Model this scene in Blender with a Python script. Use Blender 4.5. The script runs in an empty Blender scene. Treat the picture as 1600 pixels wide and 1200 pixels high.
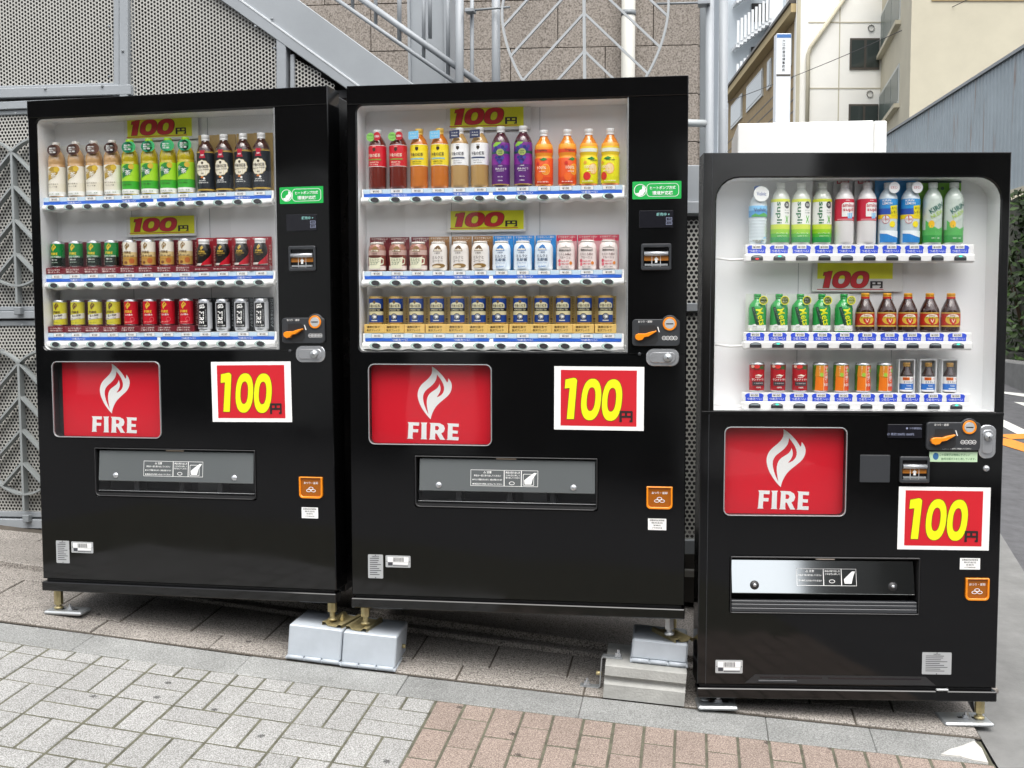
import bpy, math, random
from mathutils import Vector, Matrix
from mathutils.geometry import tessellate_polygon

random.seed(7)
scene = bpy.context.scene
COL = scene.collection
R = math.radians

# ------------------------------------------------------------------ camera, sky, sun, exposure
CZ = 1.35                      # camera height; everything below is laid out from the camera's foot point
PITCH = 0.061707
FPX = 1733.0                   # focal length in pixels of a 1600 wide picture
cd = bpy.data.cameras.new('camera')
cd.sensor_width = 36.0
cd.lens = 36.0 * FPX / 1600.0
cd.clip_start = 0.05
cd.clip_end = 500.0
cam = bpy.data.objects.new('camera', cd)
cam.location = (0, 0, CZ)
cam.rotation_euler = (R(90) - PITCH, 0, 0)
COL.objects.link(cam)
scene.camera = cam

SUN_EL, SUN_AZ = 62.0, -25.0   # degrees; azimuth measured from behind the camera towards its left
world = bpy.data.worlds.new('World')
scene.world = world
world.use_nodes = True
wn = world.node_tree
wn.nodes.clear()
sky = wn.nodes.new('ShaderNodeTexSky')
sky.sky_type = 'NISHITA'
sky.sun_disc = False
sky.sun_elevation = R(SUN_EL)
sky.sun_rotation = R(180 + SUN_AZ)
sky.air_density = 1.0
sky.dust_density = 4.0
sky.ozone_density = 1.0
hsv = wn.nodes.new('ShaderNodeHueSaturation')
hsv.inputs['Saturation'].default_value = 0.22      # thin white overcast
bg = wn.nodes.new('ShaderNodeBackground')
bg.inputs['Strength'].default_value = 0.15
wo = wn.nodes.new('ShaderNodeOutputWorld')
wn.links.new(sky.outputs[0], hsv.inputs['Color'])
wn.links.new(hsv.outputs[0], bg.inputs['Color'])
wn.links.new(bg.outputs[0], wo.inputs['Surface'])

sl = bpy.data.lights.new('sun', 'SUN')
sl.energy = 1.05
sl.angle = R(40)
sl.color = (1.0, 0.97, 0.92)
sun = bpy.data.objects.new('sun', sl)
az, el = R(SUN_AZ), R(SUN_EL)
sdir = Vector((math.sin(az) * math.cos(el), -math.cos(az) * math.cos(el), math.sin(el)))
sun.rotation_euler = sdir.to_track_quat('Z', 'Y').to_euler()
sun.location = sdir * 30
COL.objects.link(sun)

vs = scene.view_settings
vs.view_transform = 'Standard'
vs.look = 'None'
vs.gamma = 1.0
vs.use_curve_mapping = False
vs.exposure = 1.1
scene.cycles.max_bounces = 8
scene.cycles.transparent_max_bounces = 16
scene.cycles.use_denoising = True
scene.cycles.caustics_reflective = False
scene.cycles.caustics_refractive = False

# ------------------------------------------------------------------ helpers
def lin(c):
    return c / 12.92 if c <= 0.04045 else ((c + 0.055) / 1.055) ** 2.4

def rgb(h):
    return tuple(lin(int(h[i:i + 2], 16) / 255.0) for i in (0, 2, 4)) + (1.0,)

MATS = {}
def mat(name, col='808080', rough=0.5, metal=0.0, var=0.0, vscale=6.0, bump=0.0, bscale=40.0, coat=0.0, spec=0.5,
        rnd=0.0, emit=0.0, alpha=1.0, trans=0.0, wave=0.0, wscale=4.0, rvar=0.0, detail=6.0):
    if name in MATS:
        return MATS[name]
    m = bpy.data.materials.new(name)
    m.use_nodes = True
    nt = m.node_tree
    b = nt.nodes['Principled BSDF']
    c = rgb(col) if isinstance(col, str) else tuple(col) + (1.0,)
    b.inputs['Base Color'].default_value = c
    b.inputs['Roughness'].default_value = rough
    b.inputs['Metallic'].default_value = metal
    b.inputs['Coat Weight'].default_value = coat
    b.inputs['Coat Roughness'].default_value = 0.04
    b.inputs['Specular IOR Level'].default_value = spec
    b.inputs['Transmission Weight'].default_value = trans
    if emit:
        b.inputs['Emission Color'].default_value = c
        b.inputs['Emission Strength'].default_value = emit
    tc = None
    if var or bump or wave or rvar:
        tc = nt.nodes.new('ShaderNodeTexCoord')
    last = None
    if var:
        n = nt.nodes.new('ShaderNodeTexNoise')
        n.inputs['Scale'].default_value = vscale
        n.inputs['Detail'].default_value = detail
        n.inputs['Roughness'].default_value = 0.65
        nt.links.new(tc.outputs['Object'], n.inputs['Vector'])
        mr = nt.nodes.new('ShaderNodeMapRange')
        mr.inputs[1].default_value = 0.3
        mr.inputs[2].default_value = 0.7
        mr.inputs[3].default_value = 1 - var
        mr.inputs[4].default_value = 1 + var
        nt.links.new(n.outputs['Fac'], mr.inputs[0])
        mx = nt.nodes.new('ShaderNodeVectorMath')
        mx.operation = 'SCALE'
        mx.inputs[0].default_value = c[:3]
        nt.links.new(mr.outputs[0], mx.inputs['Scale'])
        last = mx
    if rnd:
        oi = nt.nodes.new('ShaderNodeObjectInfo')
        mr = nt.nodes.new('ShaderNodeMapRange')
        mr.inputs[3].default_value = 1 - rnd
        mr.inputs[4].default_value = 1 + rnd
        nt.links.new(oi.outputs['Random'], mr.inputs[0])
        mx = nt.nodes.new('ShaderNodeVectorMath')
        mx.operation = 'SCALE'
        if last:
            nt.links.new(last.outputs[0], mx.inputs[0])
        else:
            mx.inputs[0].default_value = c[:3]
        nt.links.new(mr.outputs[0], mx.inputs['Scale'])
        last = mx
    if last:
        nt.links.new(last.outputs[0], b.inputs['Base Color'])
    if rvar:
        n = nt.nodes.new('ShaderNodeTexNoise')
        n.inputs['Scale'].default_value = 5.0
        n.inputs['Detail'].default_value = 8.0
        nt.links.new(tc.outputs['Object'], n.inputs['Vector'])
        mr = nt.nodes.new('ShaderNodeMapRange')
        mr.inputs[1].default_value = 0.35
        mr.inputs[2].default_value = 0.75
        mr.inputs[3].default_value = rough
        mr.inputs[4].default_value = rough + rvar
        nt.links.new(n.outputs['Fac'], mr.inputs[0])
        nt.links.new(mr.outputs[0], b.inputs['Roughness'])
    prev = None
    for amt, sc, det, dist in ((wave, wscale, 1.0, 0.02), (bump, bscale, 6.0, 0.004)):
        if amt:
            n = nt.nodes.new('ShaderNodeTexNoise')
            n.inputs['Scale'].default_value = sc
            n.inputs['Detail'].default_value = det
            nt.links.new(tc.outputs['Object'], n.inputs['Vector'])
            bp = nt.nodes.new('ShaderNodeBump')
            bp.inputs['Strength'].default_value = amt
            bp.inputs['Distance'].default_value = dist
            nt.links.new(n.outputs['Fac'], bp.inputs['Height'])
            if prev:
                nt.links.new(prev.outputs[0], bp.inputs['Normal'])
            prev = bp
    if prev:
        nt.links.new(prev.outputs[0], b.inputs['Normal'])
        if coat:
            nt.links.new(prev.outputs[0], b.inputs['Coat Normal'])
    MATS[name] = m
    return m

def glass(name, tint='ffffff', rough=0.0, ior=1.45, wave=0.0):
    """clear sheet: straight-through transmission plus Fresnel gloss"""
    if name in MATS:
        return MATS[name]
    m = bpy.data.materials.new(name)
    m.use_nodes = True
    nt = m.node_tree
    nt.nodes.clear()
    o = nt.nodes.new('ShaderNodeOutputMaterial')
    t = nt.nodes.new('ShaderNodeBsdfTransparent')
    t.inputs[0].default_value = rgb(tint)
    g = nt.nodes.new('ShaderNodeBsdfGlossy')
    g.inputs['Roughness'].default_value = rough
    lw = nt.nodes.new('ShaderNodeLayerWeight')          # facing term: same from either side of the sheet
    pw = nt.nodes.new('ShaderNodeMath'); pw.operation = 'POWER'; pw.inputs[1].default_value = 5.0
    f = nt.nodes.new('ShaderNodeMath'); f.operation = 'MULTIPLY_ADD'
    f0 = ((ior - 1) / (ior + 1)) ** 2
    f.inputs[1].default_value = 1 - f0; f.inputs[2].default_value = f0
    nt.links.new(lw.outputs['Facing'], pw.inputs[0]); nt.links.new(pw.outputs[0], f.inputs[0])
    mx = nt.nodes.new('ShaderNodeMixShader')
    nt.links.new(f.outputs[0], mx.inputs[0])
    nt.links.new(t.outputs[0], mx.inputs[1])
    nt.links.new(g.outputs[0], mx.inputs[2])
    nt.links.new(mx.outputs[0], o.inputs[0])
    if wave:
        tc = nt.nodes.new('ShaderNodeTexCoord')
        n = nt.nodes.new('ShaderNodeTexNoise')
        n.inputs['Scale'].default_value = 3.0
        n.inputs['Detail'].default_value = 0.0
        bp = nt.nodes.new('ShaderNodeBump')
        bp.inputs['Strength'].default_value = wave
        bp.inputs['Distance'].default_value = 0.02
        nt.links.new(tc.outputs['Object'], n.inputs['Vector'])
        nt.links.new(n.outputs['Fac'], bp.inputs['Height'])
        nt.links.new(bp.outputs[0], g.inputs['Normal'])
    MATS[name] = m
    return m

def rrect(x0, x1, z0, z1, r, n=5, rs=None):
    """rounded rectangle loop; rs = radii (bl, br, tr, tl)"""
    rs = rs or (r, r, r, r)
    out = []
    for (cx, cz, a0), rr in zip(((x0, z0, 180), (x1, z0, 270), (x1, z1, 0), (x0, z1, 90)), rs):
        if rr <= 1e-6:
            out.append((cx, cz)); continue
        ox = cx + rr if cx == x0 else cx - rr
        oz = cz + rr if cz == z0 else cz - rr
        for k in range(n + 1):
            a = R(a0 + 90.0 * k / n)
            out.append((ox + rr * math.cos(a), oz + rr * math.sin(a)))
    return out

def ell(cx, cz, rx, rz, n=24, sh=0.0):
    return [(cx + rx * math.cos(2 * math.pi * k / n) + sh * rz * math.sin(2 * math.pi * k / n),
             cz + rz * math.sin(2 * math.pi * k / n)) for k in range(n)]

def superell(cx, cz, rx, rz, p=2.6, n=28, sh=0.0):
    out = []
    for k in range(n):
        a = 2 * math.pi * k / n
        c, s = math.cos(a), math.sin(a)
        x = math.copysign(abs(c) ** (2 / p), c) * rx
        z = math.copysign(abs(s) ** (2 / p), s) * rz
        out.append((cx + x + sh * z, cz + z))
    return out

def clipx(loop, xa, xb):
    def half(lp, c, keep):
        out = []
        for i in range(len(lp)):
            p, q = lp[i], lp[(i + 1) % len(lp)]
            ip, iq = keep(p[0]), keep(q[0])
            if ip:
                out.append(p)
            if ip != iq:
                t = (c - p[0]) / (q[0] - p[0])
                out.append((c, p[1] + t * (q[1] - p[1])))
        return out
    l1 = half(loop, xa, lambda x: x >= xa)
    return half(l1, xb, lambda x: x <= xb) if len(l1) > 2 else []

class MB:
    def __init__(s):
        s.v, s.f, s.m, s.s = [], [], [], []
    def add(s, vs, fs, m=0, smooth=False):
        o = len(s.v)
        s.v += [tuple(p) for p in vs]
        for f in fs:
            s.f.append([i + o for i in f]); s.m.append(m); s.s.append(smooth)
        return s
    def box(s, x0, x1, y0, y1, z0, z1, m=0):
        v = [(x, y, z) for x in (x0, x1) for y in (y0, y1) for z in (z0, z1)]
        return s.add(v, [(0, 1, 3, 2), (4, 6, 7, 5), (0, 4, 5, 1), (2, 3, 7, 6), (0, 2, 6, 4), (1, 5, 7, 3)], m)
    def cbox(s, x0, x1, y0, y1, z0, z1, c=0.003, m=0, M=None):
        """box with chamfered edges"""
        lo, hi = (x0, y0, z0), (x1, y1, z1)
        idx, v = {}, []
        for sx in (0, 1):
            for sy in (0, 1):
                for sz in (0, 1):
                    sg = (sx, sy, sz)
                    for ax in range(3):
                        p = []
                        for k in range(3):
                            b = hi[k] if sg[k] else lo[k]
                            if k != ax:
                                b += -c if sg[k] else c
                            p.append(b)
                        idx[(sg, ax)] = len(v); v.append(p)
        f = []
        for ax in range(3):
            a, b = (ax + 1) % 3, (ax + 2) % 3
            for sd in (0, 1):
                q = []
                for ua, ub in ((0, 0), (1, 0), (1, 1), (0, 1)):
                    sg = [0, 0, 0]; sg[ax] = sd; sg[a] = ua; sg[b] = ub
                    q.append(idx[(tuple(sg), ax)])
                f.append(q if sd else q[::-1])
        for ax in range(3):
            a, b = (ax + 1) % 3, (ax + 2) % 3
            for ua in (0, 1):
                for ub in (0, 1):
                    e = []
                    for t in (0, 1):
                        sg = [0, 0, 0]; sg[ax] = t; sg[a] = ua; sg[b] = ub
                        e.append((idx[(tuple(sg), a)], idx[(tuple(sg), b)]))
                    q = [e[0][0], e[1][0], e[1][1], e[0][1]]
                    f.append(q if ua != ub else q[::-1])
        for sx in (0, 1):
            for sy in (0, 1):
                for sz in (0, 1):
                    sg = (sx, sy, sz)
                    t = [idx[(sg, 0)], idx[(sg, 1)], idx[(sg, 2)]]
                    f.append(t if (sx + sy + sz) % 2 else t[::-1])
        if M is not None:
            v = [tuple(M @ Vector(p)) for p in v]
        return s.add(v, f, m)
    def tess(s, loops, y, m=0, back=False):
        pts = [p for lp in loops for p in lp]
        tris = tessellate_polygon([[Vector((p[0], p[1], 0)) for p in lp] for lp in loops])
        fs = []
        for t in tris:
            a, b, c = (pts[i] for i in t)
            cr = (b[0] - a[0]) * (c[1] - a[1]) - (b[1] - a[1]) * (c[0] - a[0])
            if abs(cr) < 1e-14:
                continue
            ccw = cr > 0
            fs.append(t if ccw != back else t[::-1])      # ccw in (x,z) faces -y
        return s.add([(p[0], y, p[1]) for p in pts], fs, m)
    def prism(s, loops, y0, y1, m=0, ms=None, back=True, cham=0.0, smooth=False):
        """loops in (x,z): first is the outline, the rest holes; front at y0, back at y1"""
        ms = m if ms is None else ms
        fl = loops
        if cham:
            fl = [inset(loops[0], cham)] + [inset(l, -cham) for l in loops[1:]]
        s.tess(fl, y0, m)
        if back:
            s.tess(loops, y1, m, True)
        for k, lp in enumerate(loops):
            n = len(lp)
            ar = sum(lp[i][0] * lp[(i + 1) % n][1] - lp[(i + 1) % n][0] * lp[i][1] for i in range(n))
            rings = [[(p[0], y0, p[1]) for p in fl[k]]]
            if cham:
                rings.append([(p[0], y0 + cham, p[1]) for p in lp])
            rings.append([(p[0], y1, p[1]) for p in lp])
            vs = [p for r in rings for p in r]
            fs = []
            for r in range(len(rings) - 1):
                for i in range(n):
                    j = (i + 1) % n
                    q = (r * n + i, (r + 1) * n + i, (r + 1) * n + j, r * n + j)
                    outw = (ar > 0) == (k == 0)
                    fs.append(q if outw else q[::-1])
            s.add(vs, fs, ms, smooth)
        return s
    def lathe(s, prof, n=20, cx=0.0, cy=0.0, m=0, smooth=True, cz=0.0):
        v, f = [], []
        for r, z in prof:
            for k in range(n):
                a = 2 * math.pi * k / n
                v.append((cx + r * math.sin(a), cy - r * math.cos(a), cz + z))
        for i in range(len(prof) - 1):
            for k in range(n):
                j = (k + 1) % n
                f.append((i * n + k, i * n + j, (i + 1) * n + j, (i + 1) * n + k))
        return s.add(v, f, m, smooth)
    def tube(s, pts, r, n=10, m=0, cap=True, smooth=True):
        pts = [Vector(p) for p in pts]
        v, f = [], []
        up = None
        for i, p in enumerate(pts):
            d = (pts[min(i + 1, len(pts) - 1)] - pts[max(i - 1, 0)]).normalized()
            if up is None:
                up = d.orthogonal().normalized()
            else:
                up = (up - d * up.dot(d)).normalized()
            w = d.cross(up)
            rr = r[i] if isinstance(r, (list, tuple)) else r
            for k in range(n):
                a = 2 * math.pi * k / n
                v.append(tuple(p + up * (rr * math.cos(a)) + w * (rr * math.sin(a))))
        for i in range(len(pts) - 1):
            for k in range(n):
                j = (k + 1) % n
                f.append((i * n + k, i * n + j, (i + 1) * n + j, (i + 1) * n + k))
        s.add(v, f, m, smooth)
        if cap:
            o = len(s.v) - len(v)
            s.f.append([o + k for k in range(n)][::-1]); s.m.append(m); s.s.append(False)
            s.f.append([o + (len(pts) - 1) * n + k for k in range(n)]); s.m.append(m); s.s.append(False)
        return s
    def bar(s, a, b, w, d, m=0, y=0.0, c=0.0):
        """flat bar in the x-z plane from a to b, width w, from y to y+d"""
        ax, az, bx, bz = a[0], a[1], b[0], b[1]
        l = math.hypot(bx - ax, bz - az)
        nx, nz = -(bz - az) / l * w / 2, (bx - ax) / l * w / 2
        lp = [(ax - nx, az - nz), (bx - nx, bz - nz), (bx + nx, bz + nz), (ax + nx, az + nz)]
        return s.prism([lp], y, y + d, m)
    def put(s, g, cx, cz, h, w=None, y=0.0, m=0, rot=0.0, sh=0.0, wrap=None):
        """place a flat glyph mesh (verts, faces, aspect) of height h centred at (cx, cz)"""
        vs, fs, asp = g
        w = h * asp if w is None else w
        ca, sa = math.cos(rot), math.sin(rot)
        out = []
        for x, z in vs:
            X, Z = x * w + sh * z * h, z * h
            X, Z = X * ca - Z * sa, X * sa + Z * ca
            out.append(wrap(cx + X, cz + Z) if wrap else (cx + X, y, cz + Z))
        return s.add(out, fs, m)
    def wpoly(s, loop, m, wrap, step=0.007):
        xs = [p[0] for p in loop]
        a = min(xs)
        while a < max(xs) - 1e-6:
            lp = clipx(loop, a, a + step)
            if len(lp) > 2:
                pts = lp
                tris = tessellate_polygon([[Vector((p[0], p[1], 0)) for p in pts]])
                fs = []
                for t in tris:
                    A, B, C = (pts[i] for i in t)
                    cr = (B[0] - A[0]) * (C[1] - A[1]) - (B[1] - A[1]) * (C[0] - A[0])
                    if abs(cr) > 1e-14:
                        fs.append(t if cr > 0 else t[::-1])
                s.add([wrap(*p) for p in pts], fs, m)
            a += step
        return s
    def mesh(s, name, mats):
        me = bpy.data.meshes.new(name)
        me.from_pydata(s.v, [], s.f)
        for mt in (mats if isinstance(mats, (list, tuple)) else [mats]):
            me.materials.append(mt)
        me.polygons.foreach_set('material_index', s.m)
        me.polygons.foreach_set('use_smooth', s.s)
        me.update()
        return me
    def build(s, name, mats, parent=None, M=None):
        return obj(name, s.mesh(name, mats), parent, M)

def inset(lp, d):
    n = len(lp)
    ar = sum(lp[i][0] * lp[(i + 1) % n][1] - lp[(i + 1) % n][0] * lp[i][1] for i in range(n))
    sg = 1 if ar > 0 else -1
    out = []
    for i in range(n):
        p0, p1, p2 = (Vector(lp[i - 1]), Vector(lp[i]), Vector(lp[(i + 1) % n]))
        a, b = (p1 - p0), (p2 - p1)
        if a.length < 1e-9 or b.length < 1e-9:
            out.append(lp[i]); continue
        a.normalize(); b.normalize()
        na, nb = Vector((-a.y, a.x)) * sg, Vector((-b.y, b.x)) * sg
        k = na + nb
        k = k / max(0.3, (1 + na.dot(nb)))
        out.append((p1.x + k.x * d, p1.y + k.y * d))
    return out

def obj(name, me, parent=None, M=None):
    o = bpy.data.objects.new(name, me)
    COL.objects.link(o)
    if parent is not None:
        o.parent = parent
    if M is not None:
        o.matrix_local = M
    return o

def tag(o, label, cat, group=None):
    o['label'] = label; o['category'] = cat
    if group:
        o['group'] = group
    return o

def thing(name, label, cat, M=None, group=None):
    o = bpy.data.objects.new(name, None)
    o.empty_display_size = 0.1
    COL.objects.link(o)
    if M is not None:
        o.matrix_world = M
    return tag(o, label, cat, group)

def structure(o):
    o['kind'] = 'structure'
    return o

def T(x, y, z):
    return Matrix.Translation((x, y, z))

GC = {}
def G(body, bold=0.0, res=2):
    """text as a flat mesh, unit box centred on the origin: (verts, faces, aspect)"""
    key = (body, bold, res)
    if key in GC:
        return GC[key]
    cu = bpy.data.curves.new('t', 'FONT')
    cu.body = body
    cu.resolution_u = res
    cu.fill_mode = 'FRONT'
    cu.offset = bold
    ob = bpy.data.objects.new('t', cu)
    me = bpy.data.meshes.new_from_object(ob)
    xs = [v.co.x for v in me.vertices]; ys = [v.co.y for v in me.vertices]
    w, h = max(xs) - min(xs), max(ys) - min(ys)
    cx, cy = (max(xs) + min(xs)) / 2, (max(ys) + min(ys)) / 2
    vs = [((v.co.x - cx) / w, (v.co.y - cy) / h) for v in me.vertices]
    fs = []
    for p in me.polygons:
        t = list(p.vertices)
        a, b, c = (vs[i] for i in t[:3])
        cr = (b[0] - a[0]) * (c[1] - a[1]) - (b[1] - a[1]) * (c[0] - a[0])
        fs.append(t if cr > 0 else t[::-1])
    bpy.data.objects.remove(ob); bpy.data.curves.remove(cu); bpy.data.meshes.remove(me)
    GC[key] = (vs, fs, w / h)
    return GC[key]

def shape(loops, flip=True):
    """polygon loops in picture pixels (y down) -> unit glyph"""
    pts = [p for l in loops for p in l]
    xs = [p[0] for p in pts]; ys = [p[1] for p in pts]
    w, h = max(xs) - min(xs), max(ys) - min(ys)
    cx, cy = (max(xs) + min(xs)) / 2, (max(ys) + min(ys)) / 2
    L2 = [[((p[0] - cx) / w, (cy - p[1]) / h) for p in l] for l in loops]
    b = MB().tess(L2, 0)
    return ([(v[0], v[2]) for v in b.v], b.f, w / h)

def smooth_loop(lp, it=1, keep=()):
    for _ in range(it):
        out, nk = [], []
        n = len(lp)
        for i in range(n):
            p, q = lp[i], lp[(i + 1) % n]
            if p in keep:
                out.append(p)
            else:
                out.append((p[0] * .75 + lp[i - 1][0] * .125 + q[0] * .125, p[1] * .75 + lp[i - 1][1] * .125 + q[1] * .125))
            out.append(((p[0] + q[0]) / 2, (p[1] + q[1]) / 2))
        lp = out
    return lp

FL_OUT = [(650, 72), (700, 100), (770, 165), (830, 235), (865, 298), (880, 280), (882, 235), (915, 275), (935, 330), (930, 400),
          (895, 470), (840, 520), (760, 585), (700, 645), (660, 720), (640, 770), (630, 825), (580, 775), (520, 695), (470, 600),
          (445, 510), (445, 440), (470, 370), (520, 310), (590, 255), (640, 195), (657, 140)]
FL_IN = [(722, 185), (718, 240), (690, 300), (630, 360), (560, 410), (520, 480), (525, 570), (560, 680), (597, 752), (578, 650),
         (572, 560), (595, 480), (640, 435), (710, 395), (745, 355), (757, 315), (778, 380), (765, 440), (715, 510), (770, 490),
         (815, 440), (828, 370), (800, 290), (750, 220)]
KEEP = ((650, 72), (865, 298), (882, 235), (630, 825), (722, 185), (597, 752), (757, 315), (715, 510))
FLAME = shape([smooth_loop(FL_OUT, 1, KEEP), smooth_loop(FL_IN, 1, KEEP)])
FLAME_LO = shape([FL_OUT, FL_IN])
L_F = [(303, 865), (470, 868), (465, 915), (380, 912), (380, 965), (455, 965), (450, 1010), (376, 1008), (372, 1085), (383, 1103),
       (293, 1103), (305, 1085), (318, 890)]
L_I = [(490, 868), (585, 868), (572, 890), (570, 1090), (580, 1108), (485, 1108), (497, 1090), (503, 890)]
L_R = [(615, 870), (760, 875), (815, 905), (833, 950), (815, 1000), (780, 1018), (815, 1085), (838, 1112), (765, 1112), (715, 1025),
       (695, 1020), (692, 1095), (705, 1112), (605, 1110), (618, 1090), (630, 895)]
L_RH = [(695, 915), (735, 918), (752, 945), (735, 975), (695, 975)]
L_E = [(862, 875), (1030, 880), (1027, 925), (942, 920), (942, 975), (1017, 980), (1012, 1022), (940, 1018), (938, 1068), (1028, 1070),
       (1022, 1117), (855, 1112), (868, 1095), (878, 895)]
def join(gs):
    vs, fs = [], []
    for v, f in gs:
        o = len(vs); vs += v; fs += [[i + o for i in t] for t in f]
    return vs, fs
def multi(polys):
    """several polygons (each a list of loops) in one unit box"""
    pts = [p for pl in polys for l in pl for p in l]
    xs = [p[0] for p in pts]; ys = [p[1] for p in pts]
    w, h = max(xs) - min(xs), max(ys) - min(ys)
    cx, cy = (max(xs) + min(xs)) / 2, (max(ys) + min(ys)) / 2
    gs = []
    for pl in polys:
        b = MB().tess([[((p[0] - cx) / w, (cy - p[1]) / h) for p in l] for l in pl], 0)
        gs.append(([(v[0], v[2]) for v in b.v], b.f))
    vs, fs = join(gs)
    return vs, fs, w / h
FIRE = multi([[L_F], [L_I], [L_R, L_RH], [L_E]])

def digits100(grow=0.0, tall=True):
    """1 0 0: slender poster numerals (tall) or heavy slanted ones"""
    if tall:
        one = [(235, 475), (245, 330), (370, 303), (400, 308), (425, 340), (378, 962), (268, 962), (310, 465)]
        z1 = [superell(645, 645, 153, 332, 2.3, 30, -0.075), superell(643, 640, 66, 190, 2.4, 24, -0.075)]
        z2 = [superell(966, 650, 153, 332, 2.3, 30, -0.075), superell(962, 645, 66, 190, 2.4, 24, -0.075)]
    else:
        one = [(-62, 110), (-48, 28), (20, 18), (50, 0), (128, 0), (62, 420), (-66, 420), (-16, 104)]
        z1 = [superell(330, 212, 190, 215, 2.5, 30, -0.16), superell(330, 212, 74, 118, 2.4, 24, -0.16)]
        z2 = [superell(720, 212, 190, 215, 2.5, 30, -0.16), superell(720, 212, 74, 118, 2.4, 24, -0.16)]
    polys = []
    for pl in ([one], z1, z2):
        polys.append([inset(pl[0], -grow)] + [inset(l, grow) for l in pl[1:]] if grow else pl)
    return polys
POSTER_D, POSTER_O = multi(digits100(0)), multi(digits100(9))
SIGN_D, SIGN_O = multi(digits100(0, False)), multi(digits100(10, False))
YEN = [[(0, 0), (200, 0), (212, 12), (212, 180), (160, 180), (160, 150), (180, 150), (180, 110), (32, 110), (32, 180), (-8, 180), (-8, 8)],
       [(32, 34), (82, 34), (82, 78), (32, 78)], [(120, 34), (178, 34), (178, 78), (120, 78)]]
EN = shape(YEN)

# pixel of the 1600x1200 view -> points in the place
def ray(px, py):
    a, b = (px - 800.0) / FPX, -(py - 600.0) / FPX
    c, s = math.cos(PITCH), math.sin(PITCH)
    return Vector((a, c + b * s, -s + b * c))
def at(px, py, Y):
    d = ray(px, py)
    return Vector((0, 0, CZ)) + d * (Y / d.y)
def zf(X, Y):
    """height of the sloping street"""
    return CZ - 1.3311 - 0.0607 * X + 0.0897 * (Y - 3.5) + 0.006 * min((X - 0.1) ** 2, 4.0)
def ground(px, py, dz=0.0):
    d = ray(px, py)
    t = 3.0
    for _ in range(60):
        e = CZ + d.z * t - zf(d.x * t, d.y * t) - dz
        t += e / -(d.z + 0.0607 * d.x - 0.0897 * d.y)
    return Vector((0, 0, CZ)) + d * t
LX0, LY0, LTH, LL = -1.6539, 3.805, -0.1631, 0.2
def lat(i, j):
    """paving lattice (cells of 0.2 m) -> street x, y"""
    c, s = math.cos(LTH), math.sin(LTH)
    a, b = i * LL, -j * LL
    return LX0 + a * c - b * s, LY0 + a * s + b * c
def ord_(k):
    return ('first second third fourth fifth sixth seventh eighth ninth tenth eleventh twelfth').split()[k]
NUM = {1: 'one', 2: 'two', 3: 'three', 4: 'four', 5: 'five', 6: 'six', 12: 'twelve'}
# ------------------------------------------------------------------ frames of the planes things stand in
def frame(o, yaw, tilt=0.0):
    d = Vector((math.cos(yaw), -math.sin(yaw), 0)); z = Vector((0, 0, 1))
    r = d * math.cos(tilt) + z * math.sin(tilt)
    u = z * math.cos(tilt) - d * math.sin(tilt)
    b = Vector((math.sin(yaw), math.cos(yaw), 0))
    M = Matrix.Identity(4)
    for k in range(3):
        M[k][0], M[k][1], M[k][2], M[k][3] = r[k], b[k], u[k], o[k]
    return M
def local(px, py, M, back=0.0):
    Mi = M.inverted()
    o = Mi @ Vector((0, 0, CZ)); d = (Mi.to_3x3() @ ray(px, py))
    t = (back - o.y) / d.y
    return (o.x + d.x * t, o.z + d.z * t)

M1 = frame((-1.7770, 4.1491, CZ - 1.0392), 0.19590, 0.0082)
M2 = frame((-0.5699, 3.8953, CZ - 1.0369), 0.13949, 0.0017)
M3 = frame((0.6285, 3.6962, CZ - 1.2947), 0.03452, -0.0022)

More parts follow.
